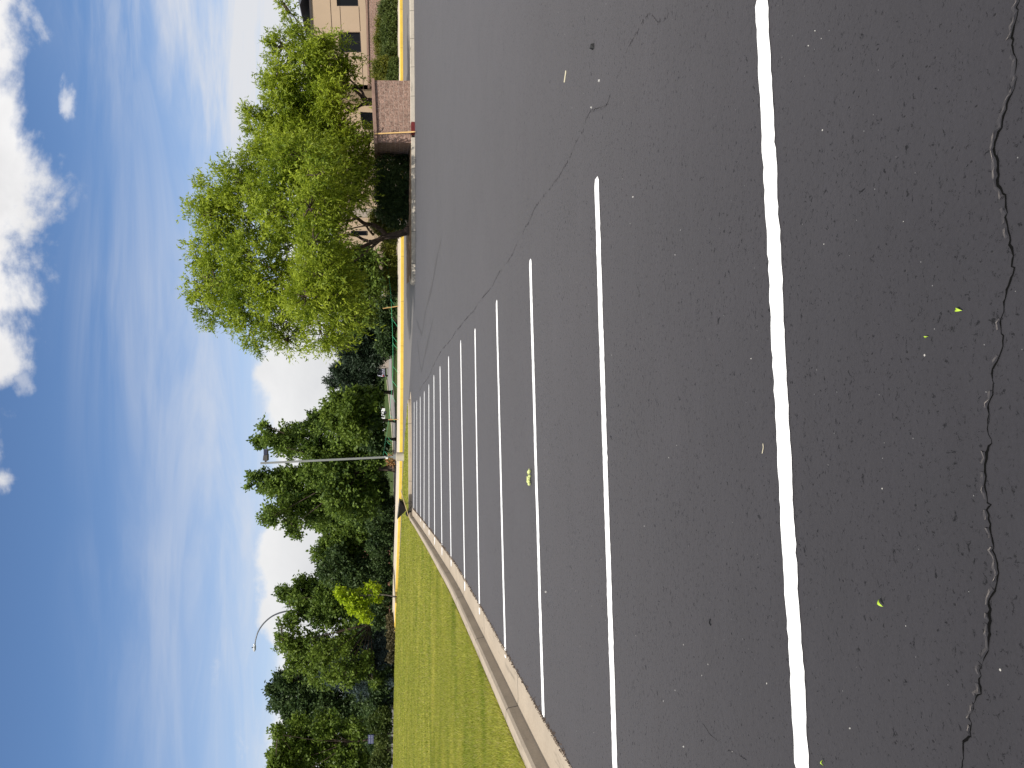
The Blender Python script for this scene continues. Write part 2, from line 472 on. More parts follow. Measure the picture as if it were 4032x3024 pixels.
# right-hand kerb in front of the wall and the planter
RK = [(27,38.3),(22,37.7),(18.7,37.25),(14.6,36.5),(12.35,36.2)]
KR = [(0,-.05),(0,.0),(.02,.15),(.04,.165),(.22,.17),(.24,.15),(.25,-.05)]
k3 = sweep('kerb', [(a,b,0) for a,b,c in smooth2(RK, 4)], [(o*1.4, z*1.15) for o, z in KR], M['kerb_old'], left=False); k3['kind'] = 'structure'
k4 = sweep('kerb', [(a,b,0) for a,b,c in smooth2([(11.6,36.05),(10.5,35.95),(8.2,35.8),(6.2,35.72),(5.1,35.85),(4.72,36.4),(4.85,37.4),(5.2,38.6)], 5)], KR, M['kerb_old'], left=False); k4['kind'] = 'structure'
rk = MB().box((11.78,36.06,-.05),(12.32,36.34,.17)).build('kerb', M['red']); rk['kind'] = 'structure'
# planter bed, soil with dry leaf litter
def bed(name, poly, mat, zf, kind='structure', n=26):
    P = np.array(poly, float); lo, hi = P.min(0), P.max(0)
    import mathutils
    from mathutils.geometry import tessellate_polygon
    V = [(x, y, zf(x, y)) for x, y in poly]
    F = tessellate_polygon([[Vector((x, y, 0)) for x, y in poly]])
    o = mesh(name, V, F, mat); o['kind'] = kind; return o
bed('planter_soil', [(4.95,36.2),(6.3,35.98),(8.2,36.04),(11.7,36.3),(12.0,36.7),(12.0,43),(5.6,43),(5.2,39)], M['litter'], lambda x, y: .14)
MB().box((12.4,36.75,-.05),(27,42,-.004)).build('dirt_patch', M['soil'])['kind'] = 'structure'
# yellow painted kerb of the driveway, sidewalk behind it
YK = [(60,59),(40,57.2),(28.5,55.2),(22,54.0),(15,52.6),(10.2,52.2),(3.7,52.8),(-1.6,54.0),(-6.9,56.3),(-11.9,61.0),(-17.4,67.6),(-21,71.4),(-24.6,74.6),(-26.8,76.4)]
YS = smooth2(YK, 6)
yk = sweep('kerb', YS, [(0,-.05),(.0,.165),(.03,.185),(.20,.19),(.2,-.05)], M['yellow'], left=False); yk['kind'] = 'structure'
sw = sweep('sidewalk', YS, [(.205,-.05),(.205,.186),(1.2,.25),(2.7,.33),(2.75,.1)], M['walk'], left=False); sw['kind'] = 'structure'
# ground rising behind the sidewalk on the right (shrub bank), gravel
sweep('gravel_bed', [p for p in YS if p[0] > 9], [(2.7,.1),(2.72,.325),(3.4,.36),(5.6,1.0),(5.7,0)], M['gravel'], left=False)['kind'] = 'structure'
# far road under the trees
road = mesh('road', [(6,101,-.02),(1.1,101,-.02),(-2.6,80,-.02),(-6.4,73.5,-.02),(-12,72.5,-.02),(-22,78,-.02),(-24,86,-.02),(-12,81,-.02),(-7.3,84,-.02),(-3.5,105,-.02),(1.2,150,-.02),(10,210,-.02),(16,205,-.02)], [(0,1,2,3,4,5,6,7,8,9,10,11,12)], M['road'])
road['kind'] = 'structure'
rkb = sweep('kerb', smooth2([(-24,86.4),(-12,81.4),(-7.5,84.4),(-3.8,105),(.9,150)], 5), [(0,-.05),(0,.10),(.35,.12),(.4,-.05)], M['walk']); rkb['kind'] = 'structure'

# lawn: one gently rising sheet, and its blades of grass
INNER = [(p[0]-.58, p[1]) for p in LOTN if p[1] <= 35] + [(-6.75,37.4),(-6.85,38.9),(-6.6,39.75),(-5.75,40.03)] + [(p[0], p[1]+.6) for p in FARK] + [(-1.05,40.7),(-1.0,41.2),(-1.3,41.8)]
BACK = [(-1.75,42.7,.135),(-2.46,44,.135),(-4.2,47,.14),(-6.5,50,.158),(-10.2,52.5,.165),(-14,57.5,.18),(-19,64,.24),(-25,67,.31),(-35,70,.41),(-60,76,.55)]
LPOLY = INNER + [(p[0], p[1]) for p in BACK] + [(-60,-6)]
def lawn_z(x, y):
    x = np.asarray(x, float); y = np.asarray(y, float)
    d = np.maximum(-x - np.interp(y, [p[1] for p in LOTN], [-p[0] for p in LOTN]), 0)
    zb = np.interp(-x, [-p[0] for p in BACK], [p[2] for p in BACK])
    t = np.clip((y - 30) / 25, 0, 1) * np.clip(d / 6, 0, 1)
    z = .145 + t * (zb - .145)
    return z + .05 * np.clip(d/5, 0, 1) * (1 - t) * np.clip((50-y)/30, 0, 1)
def inpoly(x, y, poly):
    ins = np.zeros(len(x), bool); n = len(poly)
    for i in range(n):
        x0, y0 = poly[i][:2]; x1, y1 = poly[(i+1) % n][:2]
        c = ((y0 > y) != (y1 > y)) & (x < (x1 - x0) * (y - y0) / ((y1 - y0) or 1e-9) + x0)
        ins ^= c
    return ins
def tri_lawn():
    import bmesh
    bm = bmesh.new()
    vs = [bm.verts.new((x, y, 0)) for x, y in LPOLY]; f = bm.faces.new(vs)
    bmesh.ops.triangulate(bm, faces=[f])
    for k in range(-12, 80, 3):
        bmesh.ops.bisect_plane(bm, geom=bm.verts[:] + bm.edges[:] + bm.faces[:], plane_co=(0, k + .37, 0), plane_no=(0, 1, 0))
    for k in range(-58, 0, 3):
        bmesh.ops.bisect_plane(bm, geom=bm.verts[:] + bm.edges[:] + bm.faces[:], plane_co=(k + .21, 0, 0), plane_no=(1, 0, 0))
    for v in bm.verts: v.co.z = float(lawn_z(v.co.x, v.co.y))
    bmesh.ops.recalc_face_normals(bm, faces=bm.faces[:])
    me = bpy.data.meshes.new('lawn'); bm.to_mesh(me); bm.free()
    if me.polygons and sum(p.normal.z for p in me.polygons) < 0: me.flip_normals()
    o = bpy.data.objects.new('lawn', me); C.objects.link(o); me.materials.append(M['lawn']); o['kind'] = 'structure'
tri_lawn()
def blades(n, box, hl, wl, y_pow=1.0):
    x = rng.uniform(box[0], box[1], n); y = box[2] + (box[3]-box[2]) * rng.random(n) ** y_pow
    k = inpoly(x, y, LPOLY) & (np.abs(x) < y * .62 + 1.0)
    x, y = x[k], y[k]; n = len(x)
    z = lawn_z(x, y)
    a = rng.uniform(0, 2*np.pi, n); hgt = rng.uniform(*hl, n); wd = rng.uniform(*wl, n)
    lean = rng.uniform(.1, .9, n) * hgt; la = rng.uniform(0, 2*np.pi, n)
    B = np.stack([x, y, z - .01], 1); s = np.stack([np.cos(a)*wd/2, np.sin(a)*wd/2, 0*a], 1)
    Tp = B + np.stack([np.cos(la)*lean, np.sin(la)*lean, hgt], 1)
    return np.stack([B - s, B + s, Tp + s*.25, Tp - s*.25], 1)
Q = np.concatenate([blades(330000, (-14, -3.9, 6.2, 22), (.025, .065), (.005, .010), 1.25),
                    blades(150000, (-26, -4, 20, 42), (.03, .07), (.012, .024), 1.1),
                    blades(110000, (-38, -1, 38, 68), (.03, .07), (.025, .05))])
# longer fringe along the kerb
fx = []
for _ in range(16000):
    i = rng.integers(3, len(LOTN) - 2); t = rng.random()
    p = np.array(LOTN[i]) * (1-t) + np.array(LOTN[i+1]) * t
    fx.append((p[0] - .60 - abs(rng.normal(0, .05)), p[1]))
fx = np.array(fx); n = len(fx); a = rng.uniform(0, 2*np.pi, n)
hgt = rng.uniform(.04, .10, n); wd = rng.uniform(.006, .012, n)
B = np.stack([fx[:,0], fx[:,1], np.full(n, .12)], 1); s = np.stack([np.cos(a)*wd/2, np.sin(a)*wd/2, 0*a], 1)
Tp = B + np.stack([rng.uniform(-.02, .07, n), rng.normal(0, .03, n), hgt], 1)
Q = np.concatenate([Q, np.stack([B - s, B + s, Tp + s*.2, Tp - s*.2], 1)])
g = quads('grass', Q, M['blade'])
tag(g, 'short sunlit yellow green grass covering the lawn left of the kerb', 'grass', kind='stuff')

# ------------------------------------------------------------------ painted bay lines, cracks
STR = [((2975,-260),(3086,3024),49),((2350,700),(2429.6,3200),0),((2089,1021),(2140.7,2821),0),((1956,1183),(1991,2589.5),0),((1871,1294.5),(1889,2418.7),0),((1814.3,1340),(1831,2326.5),0),((1766.7,1403),(1777,2230),0),((1733,1442),(1741,2186.7),0),((1708.9,1477),(1712,2144.6),0),((1689,1513),(1689.8,2108),0),((1671,1540.5),(1670,2081),0),((1655,1561.6),(1656,2055),0),((1641.4,1577),(1641.6,2030),0),((1631.2,1582),(1629.4,2012),0)]
def strip(path, w, z, jit, seed, cap=None):
    r = np.random.default_rng(seed)
    P = np.array(path, float); V = []; n = len(P)
    tg = np.gradient(P, axis=0); tg /= np.linalg.norm(tg, axis=1)[:, None]
    nr = np.stack([-tg[:,1], tg[:,0]], 1)
    for i in range(n):
        for sgn in (1, -1):
            q = P[i] + nr[i] * sgn * (w[i] / 2 + r.normal(0, jit))
            V.append((q[0], q[1], z))
    F = [(2*i, 2*i+1, 2*i+3, 2*i+2) for i in range(n-1)]
    return V, F
for i, (a, b, ww) in enumerate(STR):
    if i == 0: A, B_ = G(3000, -30)[:2], G(3163, 3060)[:2]
    else: A, B_ = G(*a)[:2], G(*b)[:2]
    n = max(12, int(np.linalg.norm(B_ - A) / .035)) if i < 5 else 60
    tt = np.linspace(0, 1, n)[:, None]
    wob = np.cumsum(rng.normal(0, .0012, n)); wob -= np.linspace(wob[0], wob[-1], n)
    P = A + (B_ - A) * tt; P[:, 1] += wob + .03 * np.sin(np.linspace(0, 1, n) * 3.1) * (.4 if i > 2 else .15)
    w = np.full(n, .108 * np.interp(A[1], [3, 5.6, 10.5, 15.6, 23.6, 37], [1, 1.08, 1.25, 1.5, 2.2, 3.0])); w[0] *= .55; w[-1] *= .65  # far lines widened past the real paint, the shape standing for bright bloom
    V, F = strip(P, w, .004, .0030, i)
    o = mesh('parking_line', V, [f[::-1] for f in F], M['white'], lot)
def crackpath(px, seed, jit=.012, sub=7):
    r = np.random.default_rng(seed)
    P = np.array([G(*p)[:2] for p in px]); out = []
    for a, b in zip(P[:-1], P[1:]):
        m = max(2, int(np.linalg.norm(b - a) / .012))
        for t in np.linspace(0, 1, m, endpoint=False): out.append(a + (b - a) * t)
    out = np.array(out); out += r.normal(0, jit, out.shape) * .32
    w = np.cumsum(r.normal(0, jit * .35, out.shape), 0); w -= np.linspace(w[0], w[-1], len(w))
    return out + w * .5
z1 = [(1680,0),(1660,100),(1640,200),(1635,320),(1665,400),(1655,540),(1610,680),(1570,830),(1530,950),(1545,1060),(1555,1200),(1600,1300),(1610,1440),(1640,1560),(1650,1659)]
z2 = [(1640,0),(1645,120),(1590,260),(1585,380),(1565,460),(1590,540),(1580,640),(1525,750),(1530,870),(1505,980),(1500,1110),(1515,1230),(1480,1330),(1470,1500),(1500,1640)]
z3 = [(1455,0),(1475,130),(1500,300),(1525,420),(1500,540),(1455,600),(1470,730),(1450,900),(1395,1030),(1395,1180),(1340,1330),(1345,1440),(1290,1520),(1280,1659)]
c1 = [(4014,-60)] + [(3000+x/1.659, y/1.659) for x, y in z1] + [(3000+x/1.659, 1000+y/1.659) for x, y in z2][1:] + [(3000+x/1.62, 2000+y/1.62) for x, y in z3] + [(3780,3080)]
z4 = [(1070,70),(1030,110),(980,140),(930,70),(895,110),(830,230),(800,275),(765,340),(745,430),(710,500),(680,570),(650,670),(610,700),(545,720),(510,770),(490,850),(440,940),(400,1040),(340,1140),(280,1230),(180,1360),(130,1470),(60,1580),(30,1659)]
c2 = [(2000+x/1.659, y/1.659) for x, y in z4] + [(1990,1035),(1965,1070),(1940,1120),(1912,1152),(1890,1180),(1865,1225),(1830,1262),(1800,1300),(1770,1345),(1740,1380),(1722,1410),(1702,1455),(1690,1485),(1668,1512),(1650,1540)]
z5 = [(1200,720),(1250,790),(1290,1000),(1270,1190),(1330,1290),(1400,1360),(1440,1420),(1500,1480),(1560,1540),(1600,1540),(1680,1600),(1740,1659)]
c3 = [(1900+x/1.62, 2000+y/1.62) for x, y in z5[3:]]
def crack(px, w0, seed, lip, gate=0.0):
    P = crackpath(px, seed, .010 if w0 > .006 else .007)
    r = np.random.default_rng(seed + 50); n = len(P)
    wn = np.interp(np.arange(n), np.arange(0, n + 6, 5), np.abs(r.normal(1, .55, (n + 6 + 4) // 5)[:len(np.arange(0, n + 6, 5))]))
    w = w0 * np.clip(wn, .15, 2.2)
    dist = np.linalg.norm(P, axis=1)
    w *= np.clip(dist / 9, 1, 1.6)
    V, F = strip(P, w, .0022, w0 * .22, seed)
    if gate > 0:
        on = np.interp(np.arange(n-1), np.arange(0, n + 9, 6), r.random((n + 9 + 5) // 6 + 1)[:len(np.arange(0, n + 9, 6))]) > gate
        F = [f for f, k in zip(F, on) if k]
    mesh('crack', V, [f[::-1] for f in F], M['crack'], lot)
    if lip:
        V, F = [], []
        tg = np.gradient(P, axis=0); tg /= np.linalg.norm(tg, axis=1)[:, None]; nr = np.stack([-tg[:,1], tg[:,0]], 1)
        nr *= np.sign(nr[:, 1])[:, None]
        lg = (np.repeat(r.random(len(P) // 2 + 2), 2)[:len(P)] + .35 * np.sin(np.arange(len(P)) / 17.0)) > .52
        for k in range(len(P)):
            hh = lip * max(.12, r.normal(.5, .5)); ww = .006 + .007 * r.random()
            e = P[k] + nr[k] * (w[k] * .5); 
            V += [(e[0], e[1], .001), (e[0] + nr[k][0]*ww*.35, e[1] + nr[k][1]*ww*.35, .002 + hh), (e[0] + nr[k][0]*ww*1.6, e[1] + nr[k][1]*ww*1.6, .0008)]
        for k in range(len(P) - 1):
            if lg[k]: F += [(3*k, 3*k+1, 3*k+4, 3*k+3), (3*k+1, 3*k+2, 3*k+5, 3*k+4)]
        mesh('crack_lip', V, F, M['asphalt'], lot)
crack(c1, .0046, 3, .0055)
crack(c2, .0019, 9, .002, .6)
crack(c3, .0013, 11, 0, .55)
M['tyre'] = asphalt('rubbed_asphalt', (.015, .0145, .017), False)
for q in ([(1642,1340),(1650,1400),(1656,1450),(1661,1455),(1668,1420),(1686,1340),(1705,1255)], [(1638,1255),(1652,1295),(1662,1310),(1675,1230),(1700,1130),(1718,1030),(1738,940)]):
    P = np.array(bez([G(a, b) for a, b in q], 14))[:, :2]
    wv = .10 + .10 * np.abs(np.sin(np.arange(len(P)) * .21)); wv[:6] *= .4; wv[-10:] *= .3
    V, F = strip(P, wv, .0025, .01, 3); mesh('tyre_mark', V, F, M['tyre'], lot)
# grit and crumbs of dirt along the kerb's asphalt edge
V, F = [], []
for _ in range(1900):
    i = rng.integers(2, len(LOTN) - 1); t = rng.random()
    p = np.array(LOTN[i]) * (1-t) + np.array(LOTN[i+1]) * t + np.array([abs(rng.normal(.0, .03)) - .02, 0])
    s = rng.uniform(.004, .013) * (1 + p[1] / 30); b = len(V)
    for k in range(3):
        a = rng.uniform(0, 2) + k * 2.1
        V.append((p[0] + s*math.cos(a), p[1] + s*math.sin(a), .001))
    V.append((p[0], p[1], .004 + s))
    F += [(b, b+1, b+3), (b+1, b+2, b+3), (b+2, b, b+3)]
grit = mesh('grit', V, F, simple('kerb_grit', (.085, .06, .045), .95, nscale=30, namp=.8))
tag(grit, 'crumbs of dirt and grit gathered along the edge between asphalt and kerb', 'grit', kind='stuff')

# ------------------------------------------------------------------ trees
def unit(v): return v / np.maximum(np.linalg.norm(v, axis=-1, keepdims=True), 1e-9)
def sprays(B, Dn, L, nl, ll, lw, droop, spread):
    """B (n,3) spray bases, Dn (n,3) directions, L (n,) lengths -> leaf quads (n*nl,4,3)"""
    n = len(B)
    t = (np.arange(nl)[None, :] + rng.random((n, nl))) / nl
    P = B[:, None, :] + Dn[:, None, :] * (L[:, None] * t)[..., None]
    P[..., 2] -= droop * (L[:, None] * t ** 2)
    ax = unit(Dn[:, None, :] * .5 + rng.normal(0, spread, (n, nl, 3)) + np.array([0, 0, -droop * .8]))
    rn = unit(Dn[:, None, :] * .55 + np.array([0, 0, .55]) + rng.normal(0, .5, (n, nl, 3))); sd = unit(np.cross(ax, rn))
    P = P + rng.normal(0, .25, (n, nl, 3)) * lw * 2
    le = rng.uniform(.7, 1.3, (n, nl, 1)) * ll; w = rng.uniform(.7, 1.3, (n, nl, 1)) * lw
    Q = np.stack([P, P + ax*le*.45 + sd*w*.5, P + ax*le, P + ax*le*.45 - sd*w*.5], 2)
    return Q.reshape(-1, 4, 3)
def tree(name, label, lobes, y0, trunk, leaf, ll, lw, count, mat, barkm, nl=10, sl=(.5,.9), droop=.25, spread=.55, clump=.42, up=.3,
         group='trees standing around the lot', cat='tree', branches=True, tr=.2, ydepth=.8, limbs=None, seed=1, shell=.5, nclump=14, bare=0, lim=.055):
    """lobes: (sx, sy, r [, rz factor, dy]) in overview pixels of the photo, placed at depth y0 as balls of real size"""
    global rng
    rng = np.random.default_rng(seed)
    base = np.array(trunk[0], float)
    root = thing(name, label, cat, base, group)
    Ls = []
    for l in lobes:
        sx, sy, r = l[0]*1.8228, l[1]*1.8228, l[2]*1.8228
        dy = l[4] if len(l) > 4 else rng.uniform(-1, 1) * ydepth * 2.2
        c = D(sx, sy, y0 + dy); sc = (y0 + dy) / FPX
        Ls.append((c, r * sc, l[3] if len(l) > 3 else 1.0))
    tot = sum(r ** 2 for _, r, _ in Ls); out = []; clumps = []
    for c, r, fz in Ls:
        nc = max(4, int(nclump * (r / (sum(q for _, q, _ in Ls) / len(Ls))) ** 1.5))
        n = unit(rng.normal(0, 1, (nc, 3))); rad = r * (shell + (1 - shell) * rng.random((nc, 1)) ** .6) * .84 * np.where(rng.random((nc, 1)) < .13, 1.3, 1.0)
        cc = c + n * rad * np.array([1, 1, fz])
        m = max(3, int(count * r ** 2 / tot / nc / nl))
        for q, d in zip(cc, n):
            rc = clump * r * rng.uniform(.6, 1.25); clumps.append((q, rc))
            dd = unit(rng.normal(0, 1, (m, 3))); bb = q + dd * rc * rng.random((m, 1)) ** .5
            Dn = unit(d * .55 + dd * .5 + np.array([0, 0, up]) + rng.normal(0, .35, (m, 3)))
            out.append(sprays(bb, Dn, rng.uniform(sl[0], sl[1], m), nl, ll, lw, droop, spread))
    Qv = np.concatenate(out)
    quads('crown', Qv, mat, root)
    b = MB()
    tp = bez(trunk, 5)
    b.tube(tp, np.linspace(tr * 1.12, tr * .8, len(tp)), 10)
    b.tube([tp[0] - np.array([0, 0, .1]), tp[0] + np.array([0, 0, .25])], [tr * 1.5, tr * 1.1], 10)
    top = np.array(trunk[-1], float); ends = [(top, tr * .75)]
    if limbs:
        for lm, r0, r1 in limbs:
            lp = bez(lm, 6); b.tube(lp, np.linspace(r0, r1, len(lp)), 8); ends.append((lp[-1], r1))
    if branches:
        for c, r, fz in Ls:
            e, er = min(ends, key=lambda q: np.linalg.norm(q[0] - c))
            mid = (e + c) / 2 + rng.normal(0, .12, 3) * r + np.array([0, 0, -.1 * r])
            small = r * FPX / y0 / 1.8228 < 10
            pp = bez([e, mid, c], 5); b.tube(pp, np.linspace(.02 if small else min(max(er * .5, .03), lim), .012 if small else .025, len(pp)), 6, False)
            near = sorted(clumps, key=lambda q: np.linalg.norm(q[0] - c))[:int(nclump * .8)]
            for q, rc in near:
                mm = (c + q) / 2 + rng.normal(0, .1, 3) * r
                b.tube(bez([c, mm, q], 3), np.linspace(.036, .012, 7), 4, False)
                for _ in range(bare):
                    e2 = q + unit(rng.normal(0, 1, 3) + np.array([0, 0, .8])) * rc * 1.6
                    b.tube([q, (q + e2) / 2 + rng.normal(0, .05, 3), e2], [.016, .010, .005], 3, False)
    b.build('trunk', barkm, root, smooth=True)
    return root
def conifer(name, label, tip, base, rad, count, mat, seed, layers=26, group=None, ll=.3, lw=.07):
    global rng
    rng = np.random.default_rng(seed)
    base = np.array(base, float); tip = np.array(tip, float)
    root = thing(name, label, 'tree', base, group)
    h = tip[2] - base[2]; out = []; b = MB()
    b.tube([base - np.array([0,0,.1]), base + (tip - base)*.5, tip], [.22, .12, .02], 8)
    for k in range(layers):
        f = (k + .5) / layers; z = base[2] + h * (.05 + .93 * f); Rr = rad * (1 - f) ** .85 + .12
        ctr = base + (tip - base) * (.05 + .93 * f)
        nb = max(5, int(13 * (1 - f) + 4))
        for j in range(nb):
            a = rng.uniform(0, 2*np.pi); L = Rr * rng.uniform(.72, 1.12)
            d = np.array([math.cos(a), math.sin(a), -.12 + .35 * f])
            m = max(3, int(count / (layers * 11) / 8))
            tt = rng.random((m, 1)) ** .6
            bb = ctr + d * L * tt + rng.normal(0, .10, (m, 3)) + np.array([0, 0, -.12]) * tt
            Dn = unit(d + rng.normal(0, .45, (m, 3)) + np.array([0, 0, .15]))
            out.append(sprays(bb, Dn, rng.uniform(.25, .5, m), 8, ll, lw, .05, .4))
            if j % 2 == 0: b.tube([ctr, ctr + d * L * .8], [.035, .012], 4, False)
    quads('crown', np.concatenate(out), mat, root)
    b.build('trunk', M['bark'], root, smooth=True)
    return root

O8 = 1.8228
# -- the big tree in the planter
TY = 39.6
def d40(sx, sy, dy=0): return D(sx, sy, TY + dy)
tb = np.array([(1512-917)/3000*TY*1.005, TY, .14])
trunkA = [tb, d40(1560,925), d40(1525,930), d40(1500,935)]
limbsA = [([d40(1520,927), d40(1500,905,-.3), d40(1470,886,-.5), d40(1435,880,-.6), d40(1405,858,-.8), d40(1370,838,-1.0), d40(1290,800,-1.4), d40(1200,770,-1.6)], .13, .05),
          ([d40(1405,858,-.8), d40(1385,867,-.6), d40(1350,872,-.4), d40(1250,880,.2), d40(1120,860,.6)], .075, .035),
          ([d40(1505,935), d40(1465,950,.3), d40(1430,943,.5), d40(1390,925,.9), d40(1300,930,1.3), d40(1150,960,1.6)], .10, .04),
          ([d40(1470,925,.2), d40(1452,905,.3), d40(1440,890,.3), d40(1415,893,.4), d40(1360,905,.5)], .06, .03),
          ([d40(1508,940), d40(1460,957,-.2), d40(1425,972,-.5), d40(1385,985,-.8), d40(1290,1030,-1.3), d40(1180,1080,-1.6)], .11, .045),
          ([d40(1500,942), d40(1462,975,.4), d40(1432,1000,.8), d40(1380,1040,1.4), d40(1330,1100,2.0)], .09, .04)]
lobA = [(455,470,50,1,-.5),(470,545,55,1,.5),(465,610,55,1,-1),(475,660,45,1,0),(430,455,22,1,0),(425,560,28,1,0),(428,620,28,1,0),(470,410,40,1,.3),(505,370,34,1,0),(540,400,60,1,-1.6),(540,480,70,1,1.2),(545,560,60,1,-2.6),(540,640,65,1,-1.2),(545,700,45,1,.5),
        (610,390,60,1,-2.4),(600,460,62,1,-3.0),(620,540,45,1,3.4),(610,620,62,1,-2.8),(610,690,55,1,0),(620,735,22,1,.2),(680,400,55,1,-2.2),(680,470,60,1,-3.4),(690,560,60,1,-3.2),(680,640,65,1,-3),(690,700,50,1,-1),(725,735,32,1,0),
        (735,430,38,1,-1.5),(735,615,44,1,-2.6),(745,660,42,1,-1.5),(765,690,26,1,-1),(765,400,40,1,-.5),(775,340,36,1,.5),(740,350,50,1,0),(560,340,30,1,0),(640,345,55,1,.5),(785,350,26,1,1.5),(798,312,20,1,1.2),(785,395,24,1,1.5),(650,338,46,1,-4.0),(690,350,40,1,-3.0),(610,345,45,1,-3.4),(700,430,50,1,-4.6),(685,500,44,1,-5.0),(710,580,48,1,-5.0),(680,380,38,1,-6.3),(668,450,42,1,-6.6),(680,520,38,1,-6.6),(690,590,40,1,-6.2),(660,640,40,1,-5.6),(720,650,42,1,-4.6)]
tree('locust_tree', 'big spreading bright green tree with forked dark trunk in the kerbed planter', lobA, TY, trunkA, None, .20, .062, 128000, M['leaf_main'], M['bark'], nl=14, sl=(.45,.95), droop=.35, spread=.5, limbs=limbsA, tr=.17, seed=11, cat='tree', clump=.33, nclump=16, shell=.45)
# -- second tree behind the block wall
TY2 = 41.2
def d41(sx, sy, dy=0): return D(sx, sy, TY2 + dy)
b2 = np.array([(1512-405)/3000*TY2, TY2, .3])
lobB = [(552,250,22),(572,300,36),(608,98,26),(600,165,36),(610,235,46),(625,300,50),(645,80,24),(655,130,38),(660,200,50),(670,270,54),(692,80,22),(708,130,38),(708,205,44),(722,270,44),(700,330,45),(752,165,22),(745,300,22),(640,340,40),(750,120,17),(616,12,7,1,0),(626,26,5,1,0),(608,3,6,1,0)]
limbsB = [([b2 + np.array([0,0,.2]), d41(1450,400), d41(1420,375,-.3), d41(1390,350,-.6), d41(1300,300,-1)], .13, .05),
          ([b2 + np.array([.1,0,.2]), d41(1452,390), d41(1425,360,.4), d41(1395,330,.8), d41(1290,230,1)], .09, .04),
          ([b2 + np.array([-.1,0,.2]), d41(1450,410), d41(1420,415,.2), d41(1380,440,-.2), d41(1280,480,-.6)], .11, .04)]
tree('locust_tree', 'bright green multi stemmed tree rising behind the block wall, left of the tan building windows', lobB, TY2, [b2, b2 + np.array([0,0,.4]), b2 + np.array([0,0,.8])], None, .20, .062, 70000, M['leaf_main'], M['bark'], nl=14, sl=(.45,.9), droop=.35, spread=.5, limbs=limbsB, tr=.2, seed=12, clump=.34, nclump=16, shell=.4)

def gtree(name, label, lobes, y, tsy, mat, count, seed, ll=.32, lw=.2, tr=.16, barkm='bark', ttop=None, z0=.2, **kw):
    tx = (1512 - tsy) / 3000 * y
    cz = min(D(l[0]*O8, l[1]*O8, y)[2] for l in lobes)
    tz = ttop if ttop else max(1.6, cz + .3)
    tr_ = [np.array([tx, y, z0]), np.array([tx + .05, y, z0 + (tz - z0) * .5]), np.array([tx - .03, y, tz])]
    return tree(name, label, lobes, y, tr_, None, ll, lw, count, mat, M[barkm], seed=seed, tr=tr, **{**dict(nl=8, sl=(.35,.75), droop=.12, spread=.6, up=.45, clump=.42, shell=.35, ydepth=1.0, nclump=12), **kw})
lob3 = [(546,1033,9,1.3,0),(556,1040,14,1.3,0),(574,1040,20,1.3,0),(596,1047,26,1.3),(624,1045,36,1.3),(660,1040,42,1.2),(560,948,9,1.3,0),(574,953,14,1.3,0),(592,957,20,1.3),(612,955,26,1.3),(645,950,36,1.3),(682,950,42),(570,917,7,1.2,0),(584,922,11,1.2,0),(570,1120,9,1.3,0),(582,1115,14,1.3,0),(600,1110,20,1.3),(626,1105,28,1.3),(655,1095,36,1.3),(632,1136,14),(645,1142,14),(700,1080,45),(700,1010,50),(690,910,26),(740,1010,52),(745,1080,45),(740,960,42),(785,1030,50),(790,975,40),(790,1090,36)]
gtree('maple_tree', 'tall spired green maple with a thick trunk directly behind the grey light pole', lob3, 73, 1840, M['leaf_maple'], 58000, 21, tr=.3, barkm='bark')
lob4 = [(728,880,24),(722,905,20),(750,865,26),(755,900,34),(775,880,36),(782,912,28),(796,862,20),(799,898,20),(765,930,22),(738,905,14)]
gtree('maple_tree', 'light green round tree between the dark pine and the spired maple', lob4, 68, 1655, M['leaf_light'], 26000, 22, tr=.14, barkm='bark')
gtree('maple_tree', 'small slim trunked tree with dark crown left of the leaning tape stake', [(804,905,15),(805,930,15),(798,945,20),(805,962,14)], 70, 1727, M['leaf_dark'], 7000, 29, tr=.12, barkm='bark')
lob5 = [(712,818,8,1.8),(725,822,14),(735,800,15),(745,830,20),(755,800,28),(765,840,26),(780,790,32),(785,830,28),(794,805,22),(800,770,26),(796,845,20)]
gtree('pine_tree', 'very dark pine with a pointed ragged top behind the driveway', lob5, 86, 1545, M['leaf_pine'], 26000, 23, ll=.4, lw=.09, tr=.2, barkm='bark', up=.7)
gtree('pine_tree', 'dark bushy pine hanging low beside the left side of the big locust', [(760,745,28),(785,720,34),(800,760,36),(815,700,26),(820,740,30),(790,690,26),(830,715,20),(742,752,12),(752,770,16),(735,735,14)], 80, 1325, M['leaf_pine'], 22000, 24, ll=.36, lw=.10, tr=.2, barkm='bark')
lobt = [(765,590,34),(770,640,36),(775,690,30),(800,560,26),(800,620,24),(745,560,30)]
gtree('ash_tree', 'deep green tree whose straight grey trunk stands right of the leaning stake', lobt, 57, 1102, M['leaf_maple'], 16000, 25, tr=.24, ll=.28, lw=.14, z0=.3)
lob6 = [(688,1118,24),(700,1140,26),(720,1120,34),(745,1140,42),(700,1195,22),(715,1180,30),(745,1190,44),(780,1120,40),(785,1170,45),(790,1220,36),(720,1235,24),(750,1240,34),(765,1265,26),(810,1110,26),(815,1160,30),(815,1220,26),(700,1232,12)]
gtree('maple_tree', 'dark green tree filling the gap left of the spired maple', lob6[:10] , 82, 2100, M['leaf_maple'], 30000, 26, tr=.25)
gtree('elm_tree', 'dark low crowned tree in front of the red brown house roof', lob6[10:] + [(735,1215,30),(775,1240,30)], 80, 2240, M['leaf_dark'], 22000, 27, tr=.22)
lob7 = [(612,1278,8,1.5),(625,1292,18,1.3),(650,1300,28,1.2),(655,1270,20),(680,1290,36),(700,1320,34),(725,1280,36),(740,1310,38),(775,1300,36),(640,1330,20),(700,1260,24)]
